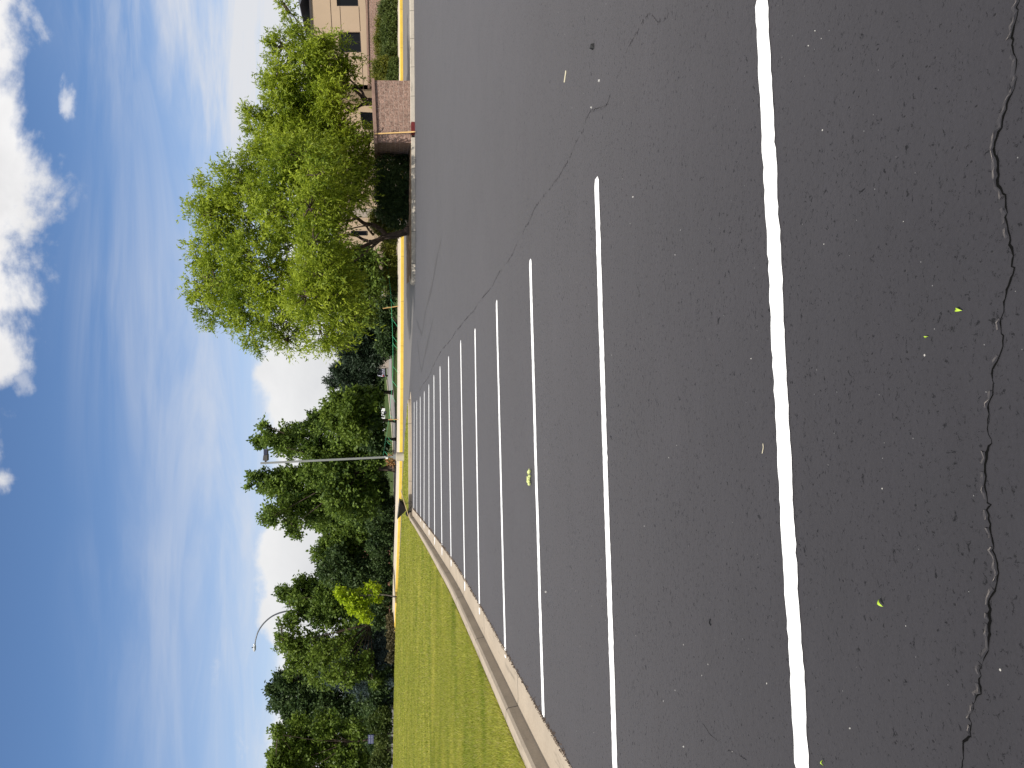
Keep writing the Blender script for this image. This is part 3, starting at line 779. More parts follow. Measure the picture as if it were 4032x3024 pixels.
gtree('maple_tree', 'mid green tree beside the curved street lamp', lob7, 82, 2330, M['leaf_maple'], 28000, 31, tr=.2)
lob8 = [(612,1385,16,1.3),(608,1350,9),(625,1405,22,1.2),(650,1385,24),(655,1425,30),(690,1400,26),(695,1440,34),(735,1390,34),(740,1435,34),(760,1460,26),(770,1400,28),(745,1450,24,1,-6.5),(772,1458,22,1,-6.5),(790,1440,20,1,-6),(700,1415,26,1,-5),(720,1465,18,1,-6),(806,1470,11,1,-6.5)]
gtree('elm_tree', 'olive green tree with a fan of bare grey branches inside it', lob8, 80, 2440, M['leaf_light'], 22000, 32, tr=.2, bare=5)
lob9 = [(590,1490,16),(605,1475,22),(610,1515,24),(640,1465,36),(640,1500,38),(645,1540,30),(670,1560,26),(690,1480,46),(695,1530,42),(740,1500,46),(740,1550,36),(780,1510,36)]
gtree('oak_tree', 'broad dark domed tree behind the blue spruce', lob9, 98, 2720, M['leaf_dark'], 34000, 33, ll=.42, lw=.24, tr=.3)
lob10 = [(600,1585,14),(600,1625,18),(605,1655,20),(625,1600,30),(630,1645,34),(655,1575,26),(665,1615,40),(670,1660,40),(700,1570,28),(710,1600,40),(720,1645,42),(755,1590,34),(765,1640,40),(600,1690,30),(660,1700,40),(740,1700,40)]
gtree('maple_tree', 'leafy green tree above the blue and white sign at the lawn edge', lob10, 80, 2890, M['leaf_light'], 44000, 34, tr=.09)
conifer('spruce_tree', 'blue grey spruce standing among the green trees on the left', D(1262,2655,77), [(1512-2655)/3000*77, 77, .2], 3.0, 30000, M['leaf_blue'], 41)
conifer('spruce_tree', 'small dark blue spruce low behind the young yellow tree', D(1390,2560,79), [(1512-2560)/3000*79, 79, .2], 2.6, 16000, M['leaf_blue'], 42, 18)
# young yellow-green tree
tree('sapling', 'young yellow green sapling with a thin trunk at the lawn edge', [(729,1274,7),(738,1284,9),(749,1292,10),(757,1308,9),(766,1290,12),(770,1314,12),(782,1302,12),(785,1322,10),(790,1338,7),(800,1276,10),(812,1272,7),(818,1290,7)], 68,
     [np.array([(1512-2340)/3000*68, 68, .2]), D(1500,2341,68), D(1400,2345,68), D(1350,2340,68)], None, .26, .17, 3600, M['leaf_young'], M['bark_grey'], nl=7, sl=(.2,.45), tr=.05, seed=51, clump=.5, nclump=7, ydepth=.25, up=.3)

# ------------------------------------------------------------------ shrubs
def shrub(label, lobes, y, mat, count, seed, ll=.14, lw=.07, z0=None, name='shrub', group='shrubs along the bank and beds', cat='shrub', **kw):
    global rng
    rng = np.random.default_rng(seed)
    cx = sum(D(l[0]*O8, l[1]*O8, y)[0] for l in lobes) / len(lobes)
    if z0 is None: z0 = .2
    base = np.array([cx, y, z0])
    root = thing(name, label, cat, base, group)
    out = []; b = MB(); k_ = {**dict(droop=.05, spread=.7, sl=(.15,.35), nl=7), **kw}
    tot = sum(l[2] ** 2 for l in lobes)
    for l in lobes:
        dy = rng.uniform(-.5, .5); c = D(l[0]*O8, l[1]*O8, y + dy); r = l[2] * O8 * y / FPX
        m = max(6, int(count * l[2]**2 / tot / k_['nl']))
        d = unit(rng.normal(0, 1, (m, 3))); bb = c + d * r * (.35 + .62 * rng.random((m, 1)) ** .5) * (1 + .16*np.sin(d[:, :1]*7 + l[0]) * np.cos(d[:, 2:]*6))
        bb[:, 2] = np.maximum(bb[:, 2], z0 + .02)
        out.append(sprays(bb, unit(d + rng.normal(0, .4, (m, 3)) + np.array([0, 0, .35])), rng.uniform(*k_['sl'], m), k_['nl'], ll, lw, k_['droop'], k_['spread']))
        for _ in range(4): b.tube([base + np.array([rng.normal(0,.1), 0, 0]), (base + c) / 2 + rng.normal(0, .1, 3), c + rng.normal(0, .2, 3) * r], [.025, .018, .008], 4, False)
    quads('foliage', np.concatenate(out), mat, root)
    b.build('stem', M['bark'], root, smooth=True)
    return root
# hedge in the planter, between wall and big trunk
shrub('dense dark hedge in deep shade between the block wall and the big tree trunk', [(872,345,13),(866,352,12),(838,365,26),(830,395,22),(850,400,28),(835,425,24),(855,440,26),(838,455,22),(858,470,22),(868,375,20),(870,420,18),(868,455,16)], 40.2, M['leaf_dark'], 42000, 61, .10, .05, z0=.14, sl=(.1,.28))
shrub('sunlit yellow green shrub tip beside the curved limb of the big tree', [(815,470,14),(825,490,14),(835,505,14),(850,492,14),(812,488,9),(848,512,10)], 41.5, M['leaf_gold'], 9000, 62, .10, .05, z0=.14)
shrub('golden green shrub spreading behind the yellow kerb left of the big trunk', [(840,535,14),(850,550,16),(845,570,15),(855,585,14),(848,600,13),(858,612,10),(852,525,12)], 56.2, M['leaf_gold'], 16000, 63, .15, .06, z0=.3)
shrub('olive shrub in front of the straight grey tree trunk', [(842,590,12),(840,612,12),(850,628,10),(832,600,10)], 57.6, M['leaf_olive'], 6000, 64, .16, .07, z0=.3)
bank = [('golden dark mixed shrub at the right end of the block wall', [(845,160,14),(832,150,16),(842,140,14),(818,165,10),(822,145,12)], 'leaf_gold', 55.6),
        ('round dark green shrub on the bank under the second window', [(850,128,10),(846,112,12),(850,98,10),(838,120,9),(846,140,9),(848,122,9),(840,105,8)], 'leaf_shrub', 56.0),
        ('low spreading green shrub on the bank under the wall', [(848,82,10),(844,66,12),(849,50,10),(836,62,8),(850,92,9),(842,88,8),(846,44,9),(838,78,7)], 'leaf_shrub', 56.3),
        ('feathery pale green shrub near the right picture edge', [(845,34,10),(840,18,12),(847,4,10),(832,20,9),(840,-8,10)], 'leaf_olive', 56.4),
        ('yellowish grassy shrub along the top of the bank', [(826,104,7),(824,86,7),(828,66,7),(826,48,6),(830,118,7)], 'leaf_gold', 57.2),
        ('small glossy shrub low in front of the block wall end', [(856,156,8),(857,143,8),(853,169,7)], 'leaf_shrub', 54.9)]
for i, (lb, lo, mt, yy) in enumerate(bank):
    shrub(lb, lo, yy + 1.1, M[mt], 13000, 70 + i, .15, .06, z0=.45, sl=(.22,.55))
# bushes in the dark under the trees, left half
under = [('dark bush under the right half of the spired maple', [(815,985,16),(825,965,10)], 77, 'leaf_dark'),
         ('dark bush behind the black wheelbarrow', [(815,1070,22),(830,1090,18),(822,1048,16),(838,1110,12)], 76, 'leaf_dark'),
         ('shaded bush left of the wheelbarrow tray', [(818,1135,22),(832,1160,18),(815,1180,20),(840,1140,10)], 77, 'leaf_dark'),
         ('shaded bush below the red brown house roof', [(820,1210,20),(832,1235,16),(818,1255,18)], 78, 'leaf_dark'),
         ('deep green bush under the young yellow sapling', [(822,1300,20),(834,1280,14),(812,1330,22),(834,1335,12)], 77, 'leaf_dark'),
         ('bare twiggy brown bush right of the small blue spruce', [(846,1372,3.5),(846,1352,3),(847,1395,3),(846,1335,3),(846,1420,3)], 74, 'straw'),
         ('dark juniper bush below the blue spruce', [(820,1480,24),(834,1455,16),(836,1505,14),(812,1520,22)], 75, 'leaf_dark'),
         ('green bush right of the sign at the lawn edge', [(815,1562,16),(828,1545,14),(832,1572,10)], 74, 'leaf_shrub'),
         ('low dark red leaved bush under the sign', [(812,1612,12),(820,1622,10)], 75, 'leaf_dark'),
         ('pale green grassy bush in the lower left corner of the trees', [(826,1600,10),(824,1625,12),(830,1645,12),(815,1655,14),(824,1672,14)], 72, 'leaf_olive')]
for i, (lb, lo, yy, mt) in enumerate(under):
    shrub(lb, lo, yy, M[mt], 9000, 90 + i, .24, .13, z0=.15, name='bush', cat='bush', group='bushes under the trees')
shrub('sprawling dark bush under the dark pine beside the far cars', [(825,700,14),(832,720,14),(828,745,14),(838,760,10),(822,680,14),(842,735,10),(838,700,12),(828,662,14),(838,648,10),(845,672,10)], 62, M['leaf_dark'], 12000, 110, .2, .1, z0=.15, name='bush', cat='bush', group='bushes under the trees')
# far wood closing the horizon
rng = np.random.default_rng(99)
Qs = []
for k in range(230):
    x = rng.uniform(-150, 120); y = rng.uniform(225, 260); r = rng.uniform(3, 6.0); h = rng.uniform(3.5, 10.0)
    for j in range(3):
        c = np.array([x + rng.normal(0, 2), y, h * rng.uniform(.2, .9)]); m = 26
        d = unit(rng.normal(0, 1, (m, 3)))
        Qs.append(sprays(c + d * r * .9, unit(d + np.array([0,0,.4])), rng.uniform(.8, 2, m), 5, 1.5, .9, .05, .6))
w = quads('far_wood', np.concatenate(Qs), M['leaf_dark'])
tag(w, 'far dark band of woodland behind everything', 'woodland', kind='stuff')

# ------------------------------------------------------------------ block wall near the planter
def wall_face(mb, P4, w, h, u0=0.0):
    pass
wall = thing('block_wall', 'tan split face concrete block wall with flat brown cap beside the planter', 'wall', [13.5, 37.4, 0])
yF = 37.0
c_tr, c_br = D(1474, 316, yF), D(1632, 318, yF)
c_tl, c_bl = D(1486, 560, yF), D(1632, 562, yF)
yL = 41.0
l_t, l_b = D(1486, 627, yL), D(1622, 627, yL)
r_t, r_b = c_tr + np.array([.1, 4, 0]), c_br + np.array([.1, 4, 0])
V = [c_bl, c_br, c_tr, c_tl, l_b, c_bl, c_tl, l_t, c_br, r_b, r_t, c_tr, r_b, l_b, l_t, r_t]
wF = np.linalg.norm(c_br - c_bl); hF = np.linalg.norm(c_tl - c_bl); wL = np.linalg.norm(l_b - c_bl)
UV = [(0,0),(wF,0),(wF,hF),(0,hF),(-wL,0),(0,0),(0,hF),(-wL,hF),(wF,0),(wF+4,0),(wF+4,hF),(wF,hF),(0,0),(4,0),(4,hF),(0,hF)]
UV = [(a, b + .212 * 2 - hF % .212 + .0) for a, b in UV]
mesh('blocks', V, [(0,1,2,3),(4,5,6,7),(8,9,10,11),(12,13,14,15)], M['block'], wall, uv=UV)
ov = np.array([0, -.09, 0]); ovl = np.array([-.09, 0, 0]); ovr = np.array([.06, 0, 0])
capA = [c_tl + ov + ovl + [0,0,.0], c_tr + ov + ovr, r_t + ovr, l_t + ovl]
capB = [p + np.array([0,0,.135]) for p in capA]
mb = MB().prism([p + np.array([0,0,.002]) for p in capA], capB); mb.build('cap', M['cap'], wall)

# back retaining wall under the building
yB = 59.5
bw = thing('block_wall', 'long low block retaining wall under the tan building', 'wall', [30, yB, .3])
q = [D(1530,-500,yB), D(1530,330,yB), D(1455,330,yB), D(1434,-500,yB)]
q = [q[1], q[0], q[3], q[2]]
wB = np.linalg.norm(q[1]-q[0]); 
mesh('blocks', q + [p + np.array([0,.5,0]) for p in q], [(0,1,2,3),(4,7,6,5),(0,4,5,1),(3,2,6,7),(0,3,7,4),(1,5,6,2)], M['block'], bw, uv=[(0,0),(wB,0),(wB,1.6),(0,1.6)]*2)
MB().slab([D(1455,331,yB-.08), D(1434,-500,yB-.08), D(1428,-500,yB-.08), D(1447.5,331,yB-.08)], .9).build('cap', M['cap'], bw)

# ------------------------------------------------------------------ tan building
yG = 61.0
bd = thing('office_building', 'tan stucco office building with dark square windows on the bank', 'building', [32, 64, 1.0])
SL = .056    # storey lines run at this slope in the photo (the lot falls away from the building)
def bq(sxt, sxb, sy0, sy1, y):
    """quad on the facade plane y from image row sxt (top) to sxb (bottom) at sy=0, between columns sy0 > sy1 (left, right)"""
    f = lambda sx, sy: D(sx + SL * sy, sy, y)
    return [f(sxb, sy0), f(sxb, sy1), f(sxt, sy1), f(sxt, sy0)]
# main wall with two window openings (left edge at column 352, runs out of frame on the right)
wins = [(1325, 1410, 24, -95), (1325, 1411.5, 206, 125), (1328, 1411, 388, 308)]
cols = [352, 206, 125, 24, -95, -560]
mb = MB()
for a, b_ in zip(cols[:-1], cols[1:]):
    hit = [w_ for w_ in wins if w_[2] == a]
    if hit:
        t0, t1, _, _ = hit[0]
        mb.slab(bq(1222, t0, a, b_, yG), .35); mb.slab(bq(t1, 1447, a, b_, yG), .35)
    else: mb.slab(bq(1222, 1447, a, b_, yG), .35)
# side return and recessed wing to the left
q = bq(1222, 1447, 352, 352, yG)
mb.prism([q[0], q[3], q[3] + np.array([0,4,0]), q[0] + np.array([0,4,0])], [p + np.array([.35,0,0]) for p in (q[0], q[3], q[3] + np.array([0,4,0]), q[0] + np.array([0,4,0]))])
mb.build('wall', M['stucco'], bd)
yW = 64.5
mw = MB()
mw.slab(bq(1265, 1500, 1000, 340, yW), .35)
ql = bq(1265, 1500, 1000, 1000, yW)
mw.prism([ql[0] + np.array([.0,.36,0]), ql[3] + np.array([0,.36,0]), ql[3] + np.array([0,9,0]), ql[0] + np.array([0,9,0])], [p + np.array([.35,0,0]) for p in (ql[0] + np.array([.0,.36,0]), ql[3] + np.array([0,.36,0]), ql[3] + np.array([0,9,0]), ql[0] + np.array([0,9,0]))])
mw.build('wall', M['stucco'], bd)
# projecting pier between the wings, rear storey
MB().slab(bq(1290, 1500, 855, 822, yW - .25), .25).build('pier', M['stucco_grey'], bd)
MB().slab(bq(1199, 1290, 560, 102, 70), .5).build('rear_wall', M['stucco'], bd)
# horizontal stucco joints: thin dark reveals standing 3 mm proud would look painted, so each is a shallow batten
jm = MB()
for sx, a, b_, t_ in ((1300, 352, -560, 2.2), (1336.5, 352, 208, 2.0), (1336.5, 123, 26, 2.0), (1411.5, 352, 208, 2.0), (1411.5, 123, 26, 2.0), (1439, 352, -560, 1.6)):
    jm.slab([p - np.array([0,.012,0]) for p in bq(sx - t_/2, sx + t_/2, a, b_, yG)], .010)
for sx in (1424, ):
    jm.slab([p - np.array([0,.012,0]) for p in bq(sx - .8, sx + .8, 998, 700, yW)], .010)
jm.build('joint', M['joint'], bd)
for t0, t1, a, b_ in wins[:2]:
    wf = MB(); Q0 = bq(t0, t1, a, b_, yG + .10)
    for (x0, x1, c0, c1) in ((t0, t0+3.5, a, b_), (t1-3.5, t1, a, b_), (t0+3.5, t1-3.5, a, a-3.5), (t0+3.5, t1-3.5, b_+3.5, b_), (t0+3.5, t1-3.5, (a+b_)/2+1.5, (a+b_)/2-1.5)):
        wf.slab(bq(x0, x1, c0, c1, yG + .13), .08)
    f_ = wf.build('window', M['frame'], bd)
    MB().slab(bq(t0+1, t1-1, a-1, b_+1, yG + .19), .03).build('pane', M['glass'], f_)
t0, t1, a, b_ = 1332, 1415, 388, 353
wf = MB()
for (x0, x1, c0, c1) in ((t0, t0+3, a, b_), (t1-3, t1, a, b_), (t0+3, t1-3, a, a-3)): wf.slab(bq(x0, x1, c0, c1, yW - .06), .06)
f_ = wf.build('window', M['frame'], bd)
MB().slab(bq(t0+3, t1-3, a-3, b_, yW - .05), .03).build('pane', M['glass'], f_)
# dark narrow window on the wing behind the trunk
f_ = MB().slab(bq(1330, 1393, 927, 909, yW - .06), .06).build('window', M['frame'], bd)
MB().slab(bq(1333, 1390, 925, 911, yW - .07), .008).build('pane', M['glass'], f_)
# roof edge
rm = MB()
rm.slab([p - np.array([0,.07,0]) for p in bq(1217, 1225, 362, -560, yG)], 9)
rm.build('roof', M['trim'], bd)
rm = MB(); rm.slab([p - np.array([0,.3,0]) for p in bq(1259, 1266, 1006, 363, yW)], 7); rm.build('roof', M['trim'], bd)
rm = MB(); P0 = [D(1180, 20, 66), D(1175, -300, 66), D(1150, -300, 66)]
rm.prism([D(1208,-60,64), D(1180,20,64), D(1176,12,64), D(1150,-300,64), D(1185,-300,64)], [p + np.array([0,6,0]) for p in (D(1208,-60,64), D(1180,20,64), D(1176,12,64), D(1150,-300,64), D(1185,-300,64))])
rm.build('roof', M['roofmetal'], bd)
# slatted dark screen standing above the near wall
sc = thing('slat_screen', 'dark metal slatted screen panel half hidden by leaves above the block wall cap', 'fence', [14.0, 44.5, .3])
sm = MB(); yS = 44.5
for k in range(9):
    a = 1418 + k * 6.2
    sm.slab([D(a+6.1+10, 508, yS), D(a+6.1, 446, yS), D(a, 446, yS), D(a+10, 508, yS)], .05)
sm.build('slat_panel', M['darkmetal'], sc)
for sy in (447, 478, 507):
    p = D(1470, sy, yS + .10); MB().box((p[0]-.04, yS+.06, .1), (p[0]+.04, yS+.13, D(1418 + (sy-446)*.16, sy, yS)[2])).build('post', M['darkmetal'], sc)

# ------------------------------------------------------------------ far buildings
def house(name, label, x0, x1, y, z_e, z_r, depth, wm, rmat, winr=True):
    h = thing(name, label, 'house', [(x0+x1)/2, y, 0])
    MB().box((x0, y, -.05), (x1, y+depth, z_e)).build('wall', wm, h)
    xm = (x0+x1)/2
    A = [(x0-.4, y-.4, z_e-.1), (x1+.4, y-.4, z_e-.1), (xm, y-.4, z_r)]; B_ = [(a, y+depth+.4, c) for a, b, c in A]
    MB().prism(A, B_).build('roof', rmat, h)
    for k in range(3):
        wx = x0 + (x1-x0)*(k+.5)/3
        f_ = MB().box((wx-.6, y-.05, 1.2), (wx+.6, y-.003, 2.6)).build('window', M['whitebox'], h)
        MB().box((wx-.5, y-.07, 1.3), (wx+.5, y-.052, 2.5)).build('pane', M['glass'], f_)
    return h
pk = D(1262, 2232, 118); e0 = D(1292, 2300, 118)
house('brick_house', 'house with red brown roof peeking over the trees on the left', pk[0]-7.5, pk[0]+6, 118, e0[2]-1.2, pk[2], 9, M['brickfar'], M['rooffar'])
pa = D(1476, 1290, 92)
house('pale_house', 'low pale house wall glimpsed through bushes left of the big tree', pa[0]-1, pa[0]+5.5, 92, D(1478,1260,92)[2], D(1452,1260,92)[2], 7, M['stucco'], M['shinglegrey'])
fb = thing('flat_building', 'grey flat roofed building top between the big locust and the dark pine', 'building', [4.5, 130, 0])
p0 = D(1352, 1447, 130)
MB().box((p0[0], 130, -.05), (p0[0]+14, 140, p0[2]-.25)).build('wall', M['stucco_grey'], fb)
MB().box((p0[0]-.2, 129.8, p0[2]-.25), (p0[0]+14.2, 140.2, p0[2])).build('parapet', M['shinglegrey'], fb)

# ------------------------------------------------------------------ stakes and flagging tape
def stake(label, top, bot, w=.045):
    top = np.array(top); bot = np.array(bot)
    t = thing('wood_stake', label, 'stake', bot, 'wooden stakes')
    MB().tube([bot, bot + (top-bot)*.97], w*.62, 4).build('shaft', M['wood'], t)
    d = (top - bot) / np.linalg.norm(top - bot)
    MB().tube([bot - d*.18, bot], [.006, w*.62], 4).build('point', M['wood'], t)
    return t
stake('raw wood stake leaning against the lit face of the block wall', D(1473, 527, 36.86), G(1628, 519, .16)*[1,1,0] + [0,0,.16])
s2t, s2b = D(1505, 1214.5, 54.6), D(1570, 1205, 54.6)
stake('tilted raw wood stake behind the yellow kerb in front of dark bushes', s2t, s2b)
s3t, s3b = D(1527.5, 1652.6, 55.6), D(1566, 1651.5, 55.6)
stake('short upright wood stake behind the yellow kerb near the light pole', s3t, s3b)
yP = 47.0
tp = [D(1509,1791,yP), D(1518,1735,50), D(1531,1654,55.55), D(1540,1560,55.4), D(1546,1480,55), D(1547,1400,54.8), D(1545.5,1310,54.7), D(1541.5,1213,54.55), D(1536,1130,55), D(1527,1060,56), D(1515.5,1004,57)]
tape = thing('flagging_tape', 'bright green flagging tape strung from the light pole along the stakes', 'tape', tp[0])
MB().tube(bez(tp, 6), .0075, 5).build('line', M['tape'], tape)
for sx, sy, y, L in ((1515,1778,48,.45),(1523,1737,50,.3),(1528,1722,51,.4),(1534,1632,55.5,.6),(1541,1560,55.4,.5),(1545,1500,55.1,.6),(1547,1442,54.9,.7),(1547.5,1352,54.7,.5),(1546.5,1325,54.7,.6),(1543,1256,54.6,.7),(1537.5,1180,54.7,.5),(1529,1075,55.8,.4)):
    p = D(sx, sy, y); a = rng.uniform(-.75, -.3)
    P = [p, p + np.array([-.45*L, .03, -.35*L]), p + np.array([-.8*L, 0, -.62*L + rng.normal(0,.05)])]
    MB().tube(bez(P, 4), np.linspace(.010, .007, 9), 4).build('tail', M['tape'], tape)

# ------------------------------------------------------------------ parking-lot light pole
px_ = (1512 - 1795) / 3000 * yP
pb = np.array([px_, yP, .10])
lp = thing('light_pole', 'tall square grey parking light pole on a round concrete base', 'light pole', pb)
def ring(c, r, n=28): return [(c[0]+r*math.cos(2*math.pi*k/n), c[1]+r*math.sin(2*math.pi*k/n), c[2]) for k in range(n)]
topz = D(1559, 1795, yP)[2]
mb = MB(); mb.prism(ring((px_, yP, .0), .268), ring((px_, yP, topz-.02), .268)); mb.prism(ring((px_, yP, topz-.02), .268), ring((px_, yP, topz), .25)); mb.build('concrete_base', M['base_con'], lp)
bz = D(1548, 1800, yP)[2]
mb = MB().box((px_-.17, yP-.17, topz), (px_+.17, yP+.17, topz+.03)); mb.box((px_-.14, yP-.14, topz+.03), (px_+.14, yP+.14, bz)); mb.build('base_cover', M['polegrey'], lp)
ptop = D(1026, 1824, yP)
ax = np.array([px_, yP, bz]); hw = .058
def sq(c, h): return [(c[0]-h, c[1]-h, c[2]), (c[0]+h, c[1]-h, c[2]), (c[0]+h, c[1]+h, c[2]), (c[0]-h, c[1]+h, c[2])]
MB().prism(sq(ax, hw), sq(ptop, hw)).build('pole', M['polegrey'], lp)
hd = D(1046, 1803, yP)
MB().prism([(hd[0]-.16, yP-.28, hd[2]-.13), (hd[0]+.20, yP-.28, hd[2]-.13), (hd[0]+.20, yP+.42, hd[2]-.13), (hd[0]-.16, yP+.42, hd[2]-.13)],
           [(hd[0]-.13, yP-.25, hd[2]+.13), (hd[0]+.17, yP-.25, hd[2]+.10), (hd[0]+.17, yP+.38, hd[2]+.10), (hd[0]-.13, yP+.38, hd[2]+.13)]).build('lamp_head', M['bronze'], lp)
MB().box((hd[0]-.24, yP-.05, hd[2]-.05), (hd[0]-.15, yP+.05, hd[2]+.05)).build('arm', M['bronze'], lp)
MB().box((hd[0]+.19, yP-.2, hd[2]-.12), (hd[0]+.52, yP+.3, hd[2]+.09)).build('lamp_visor', simple('blue_black_visor', (.03,.032,.06), .4), lp)
wb = D(1523, 1803.5, yP - .1)
MB().box((wb[0]-.05, yP-.16, wb[2]-.07), (wb[0]+.05, yP-.06, wb[2]+.07)).build('junction_box', M['whitebox'], lp)
MB().tube([D(1515,1797.5,yP-.07), D(1518,1797.5,yP-.09)], .03, 8).build('bolt', M['lens'], lp)
# dry orange plant beside the base, between pole and trunk
rng = np.random.default_rng(5)
op = np.array([D(1548,1812,66)[0], 66, .2]); on = thing('dry_plant', 'small dried orange brown plant glimpsed beside the light pole base', 'plant', op)
dd = unit(rng.normal(0, 1, (60, 3)) * [1,1,.8]); quads('foliage', sprays(op + np.array([0,0,.45]) + dd*.3, dd, rng.uniform(.1,.3,60), 6, .16, .1, 0, .6), leafmat('orange_leaf', (.25,.11,.04), (.45,.24,.11), .2), on)
MB().tube([op, op + np.array([0,0,.5])], .03, 5).build('stem', M['bark'], on)

# ------------------------------------------------------------------ far street lamp
yl = 90
sl = thing('street_lamp', 'curved arm grey street lamp rising over the left trees', 'street lamp', [D(1093,2416,yl)[0]+.6, yl, 0])
pts = [(D(1093,2416,yl)[0]+.45, yl, -.05), (D(1093,2416,yl)[0]+.30, yl, 8.0), D(1120,2408,yl), D(1093.5,2416,yl), D(1066,2430,yl), D(1037,2456,yl), D(1016,2488,yl), D(1006,2521,yl), D(1004.5,2536,yl)]
pp = [pts[0], pts[1]] + bez(pts[2:], 6)
MB().tube(pp, [.13, .10] + list(np.linspace(.095, .06, len(pp)-2)), 10).build('pole', M['lampgrey'], sl, smooth=True)
a, b_ = D(1003, 2533, yl), D(1001, 2566, yl)
mb = MB()
for c0, c1, r0, r1 in ((a, a + (b_-a)*.35, .06, .16), (a + (b_-a)*.35, a + (b_-a)*.8, .16, .17), (a + (b_-a)*.8, b_, .17, .05)): mb.tube([c0, c1], [r0, r1], 10)
hh = mb.build('lamp_head', M['lens'], sl, smooth=True)
MB().tube([a + (b_-a)*.5 + [0,0,.14], a + (b_-a)*.5 + [0,0,.30]], .06, 8).build('photocell', M['blacksteel'], sl)

# ------------------------------------------------------------------ wheelbarrow
yb = 39.1
def wp(sx, sy, dy=0): return D(sx, sy, yb + dy)
wz = wp(1607.4, 2022)
bar = thing('wheelbarrow', 'black wheelbarrow with wooden handles parked at the kerb corner', 'wheelbarrow', [wz[0], yb, 0])
rim = [(1573.2,1966,0),(1564.5,2041,0)]; bot = [(1589.5,1972,0),(1598.5,2008,0)]
zoff = np.array([0,0,0])
def P3(s, dy): p = wp(s[0], s[1]); return np.array([p[0], yb + dy, p[2]])
T_ = [P3(rim[0], -.34), P3(rim[1], -.24), P3(rim[1], .24), P3(rim[0], .34)]
B_ = [P3(bot[0], -.2), P3(bot[1], -.17), P3(bot[1], .17), P3(bot[0], .2)]
Ti = [p*.93 + sum(T_)/4*.07 for p in T_]; Bi = [p*.93 + sum(B_)/4*.07 + np.array([0,0,.012]) for p in B_]
V = T_ + B_ + Ti + Bi
F = [(0,1,5,4),(1,2,6,5),(2,3,7,6),(3,0,4,7),(4,5,6,7),(0,8,9,1),(1,9,10,2),(2,10,11,3),(3,11,8,0),(8,12,13,9),(9,13,14,10),(10,14,15,11),(11,15,12,8),(12,15,14,13)]
tray = mesh('tray', V, F, M['tray'], bar)
MB().tube([T_[0], T_[1], T_[2], T_[3], T_[0]], .014, 6).build('rim', M['blacksteel'], tray)
# pale print on the near side of the tray (illegible at this distance): two short bars
nrm = np.cross(T_[1]-T_[0], B_[0]-T_[0]); nrm /= np.linalg.norm(nrm)
if nrm[1] > 0: nrm = -nrm
def on_side(u, v): 
    a = T_[0] + (T_[1]-T_[0])*u; b = B_[0] + (B_[1]-B_[0])*u; return a + (b-a)*v + nrm*.004
for u0, u1, v0, v1 in ((.30,.53,.40,.57),(.56,.73,.42,.60)):
    mesh('print', [on_side(u0,v1), on_side(u1,v1), on_side(u1,v0), on_side(u0,v0)], [(0,1,2,3)], M['mark'], tray)
mb = MB(); c = np.array([wz[0], yb, .168])
n = 24
for k in range(n):
    a0, a1 = 2*math.pi*k/n, 2*math.pi*(k+1)/n
tor = []
NR, NT = 26, 10
for i in range(NR):
    for j in range(NT):
        a = 2*math.pi*i/NR; b2_ = 2*math.pi*j/NT; rr = .125 + .043*math.cos(b2_)
        tor.append((c[0] + rr*math.cos(a), c[1] + .05*math.sin(b2_), c[2] + rr*math.sin(a)))
TF = [(i*NT+j, i*NT+(j+1)%NT, ((i+1)%NR)*NT+(j+1)%NT, ((i+1)%NR)*NT+j) for i in range(NR) for j in range(NT)]
wh = mesh('wheel', tor, TF, M['rubber'], bar, smooth=True)
mb = MB(); mb.tube([c - [0,.035,0], c + [0,.035,0]], .088, 16); mb.tube([c - [0,.10,0], c + [0,.10,0]], .02, 8); mb.build('hub', M['blacksteel'], wh)
for s in (-1, 1):
    p0 = P3((1578.5, 1930), s*.30); p1 = P3((1590.5, 1972), s*.235); p2 = P3((1611, 2038), s*.10)
    MB().tube([p0, p1, p2], [.019, .021, .019], 6).build('handle', M['handle'], bar)
    lg = P3((1594, 1979), s*.23)
    MB().tube(bez([lg, np.array([lg[0]-.01, lg[1], .12]), np.array([lg[0]+.01, lg[1], .012]), np.array([lg[0]-.24, lg[1], .014]), np.array([lg[0]-.36, lg[1]*.2+yb*.8, .22])], 5), .011, 6).build('leg', M['blacksteel'], bar)

# ------------------------------------------------------------------ sign, boulder, cars
ys = 73.5
sg = thing('sign', 'small dark blue sign with two rows of pale lettering beside a boulder', 'sign', [D(1470,2905,ys)[0], ys, .3])
MB().slab([D(1471,2929,ys), D(1471,2893,ys), D(1449,2893,ys), D(1449,2929,ys)], .06).build('panel', M['signblue'], sg)
for (x0, x1, c0, c1) in ((1449.6,1450.4,2928,2894),(1459.6,1460.6,2928,2894),(1469.6,1470.4,2928,2894)): MB().slab([p - np.array([0,.008,0]) for p in (D(x1,c0,ys), D(x1,c1,ys), D(x0,c1,ys), D(x0,c0,ys))], .006).build('border', M['signdim'], sg)
for row in (1452.2, 1462.2):
    sy = 2895.5
    for wdt in (4.2, 5.2, 3.4, 6.0, 4.4):
        MB().slab([p - np.array([0,.010,0]) for p in (D(row+5,sy+wdt,ys), D(row+5,sy,ys), D(row,sy,ys), D(row,sy+wdt,ys))], .006).build('letter', M['signdim'], sg); sy += wdt + 2.0
for sy in (2896, 2926):
    p = D(1470, sy, ys+.04); MB().box((p[0]-.05, ys+.062, .1), (p[0]+.05, ys+.14, p[2]+.3)).build('post', M['frame'], sg)
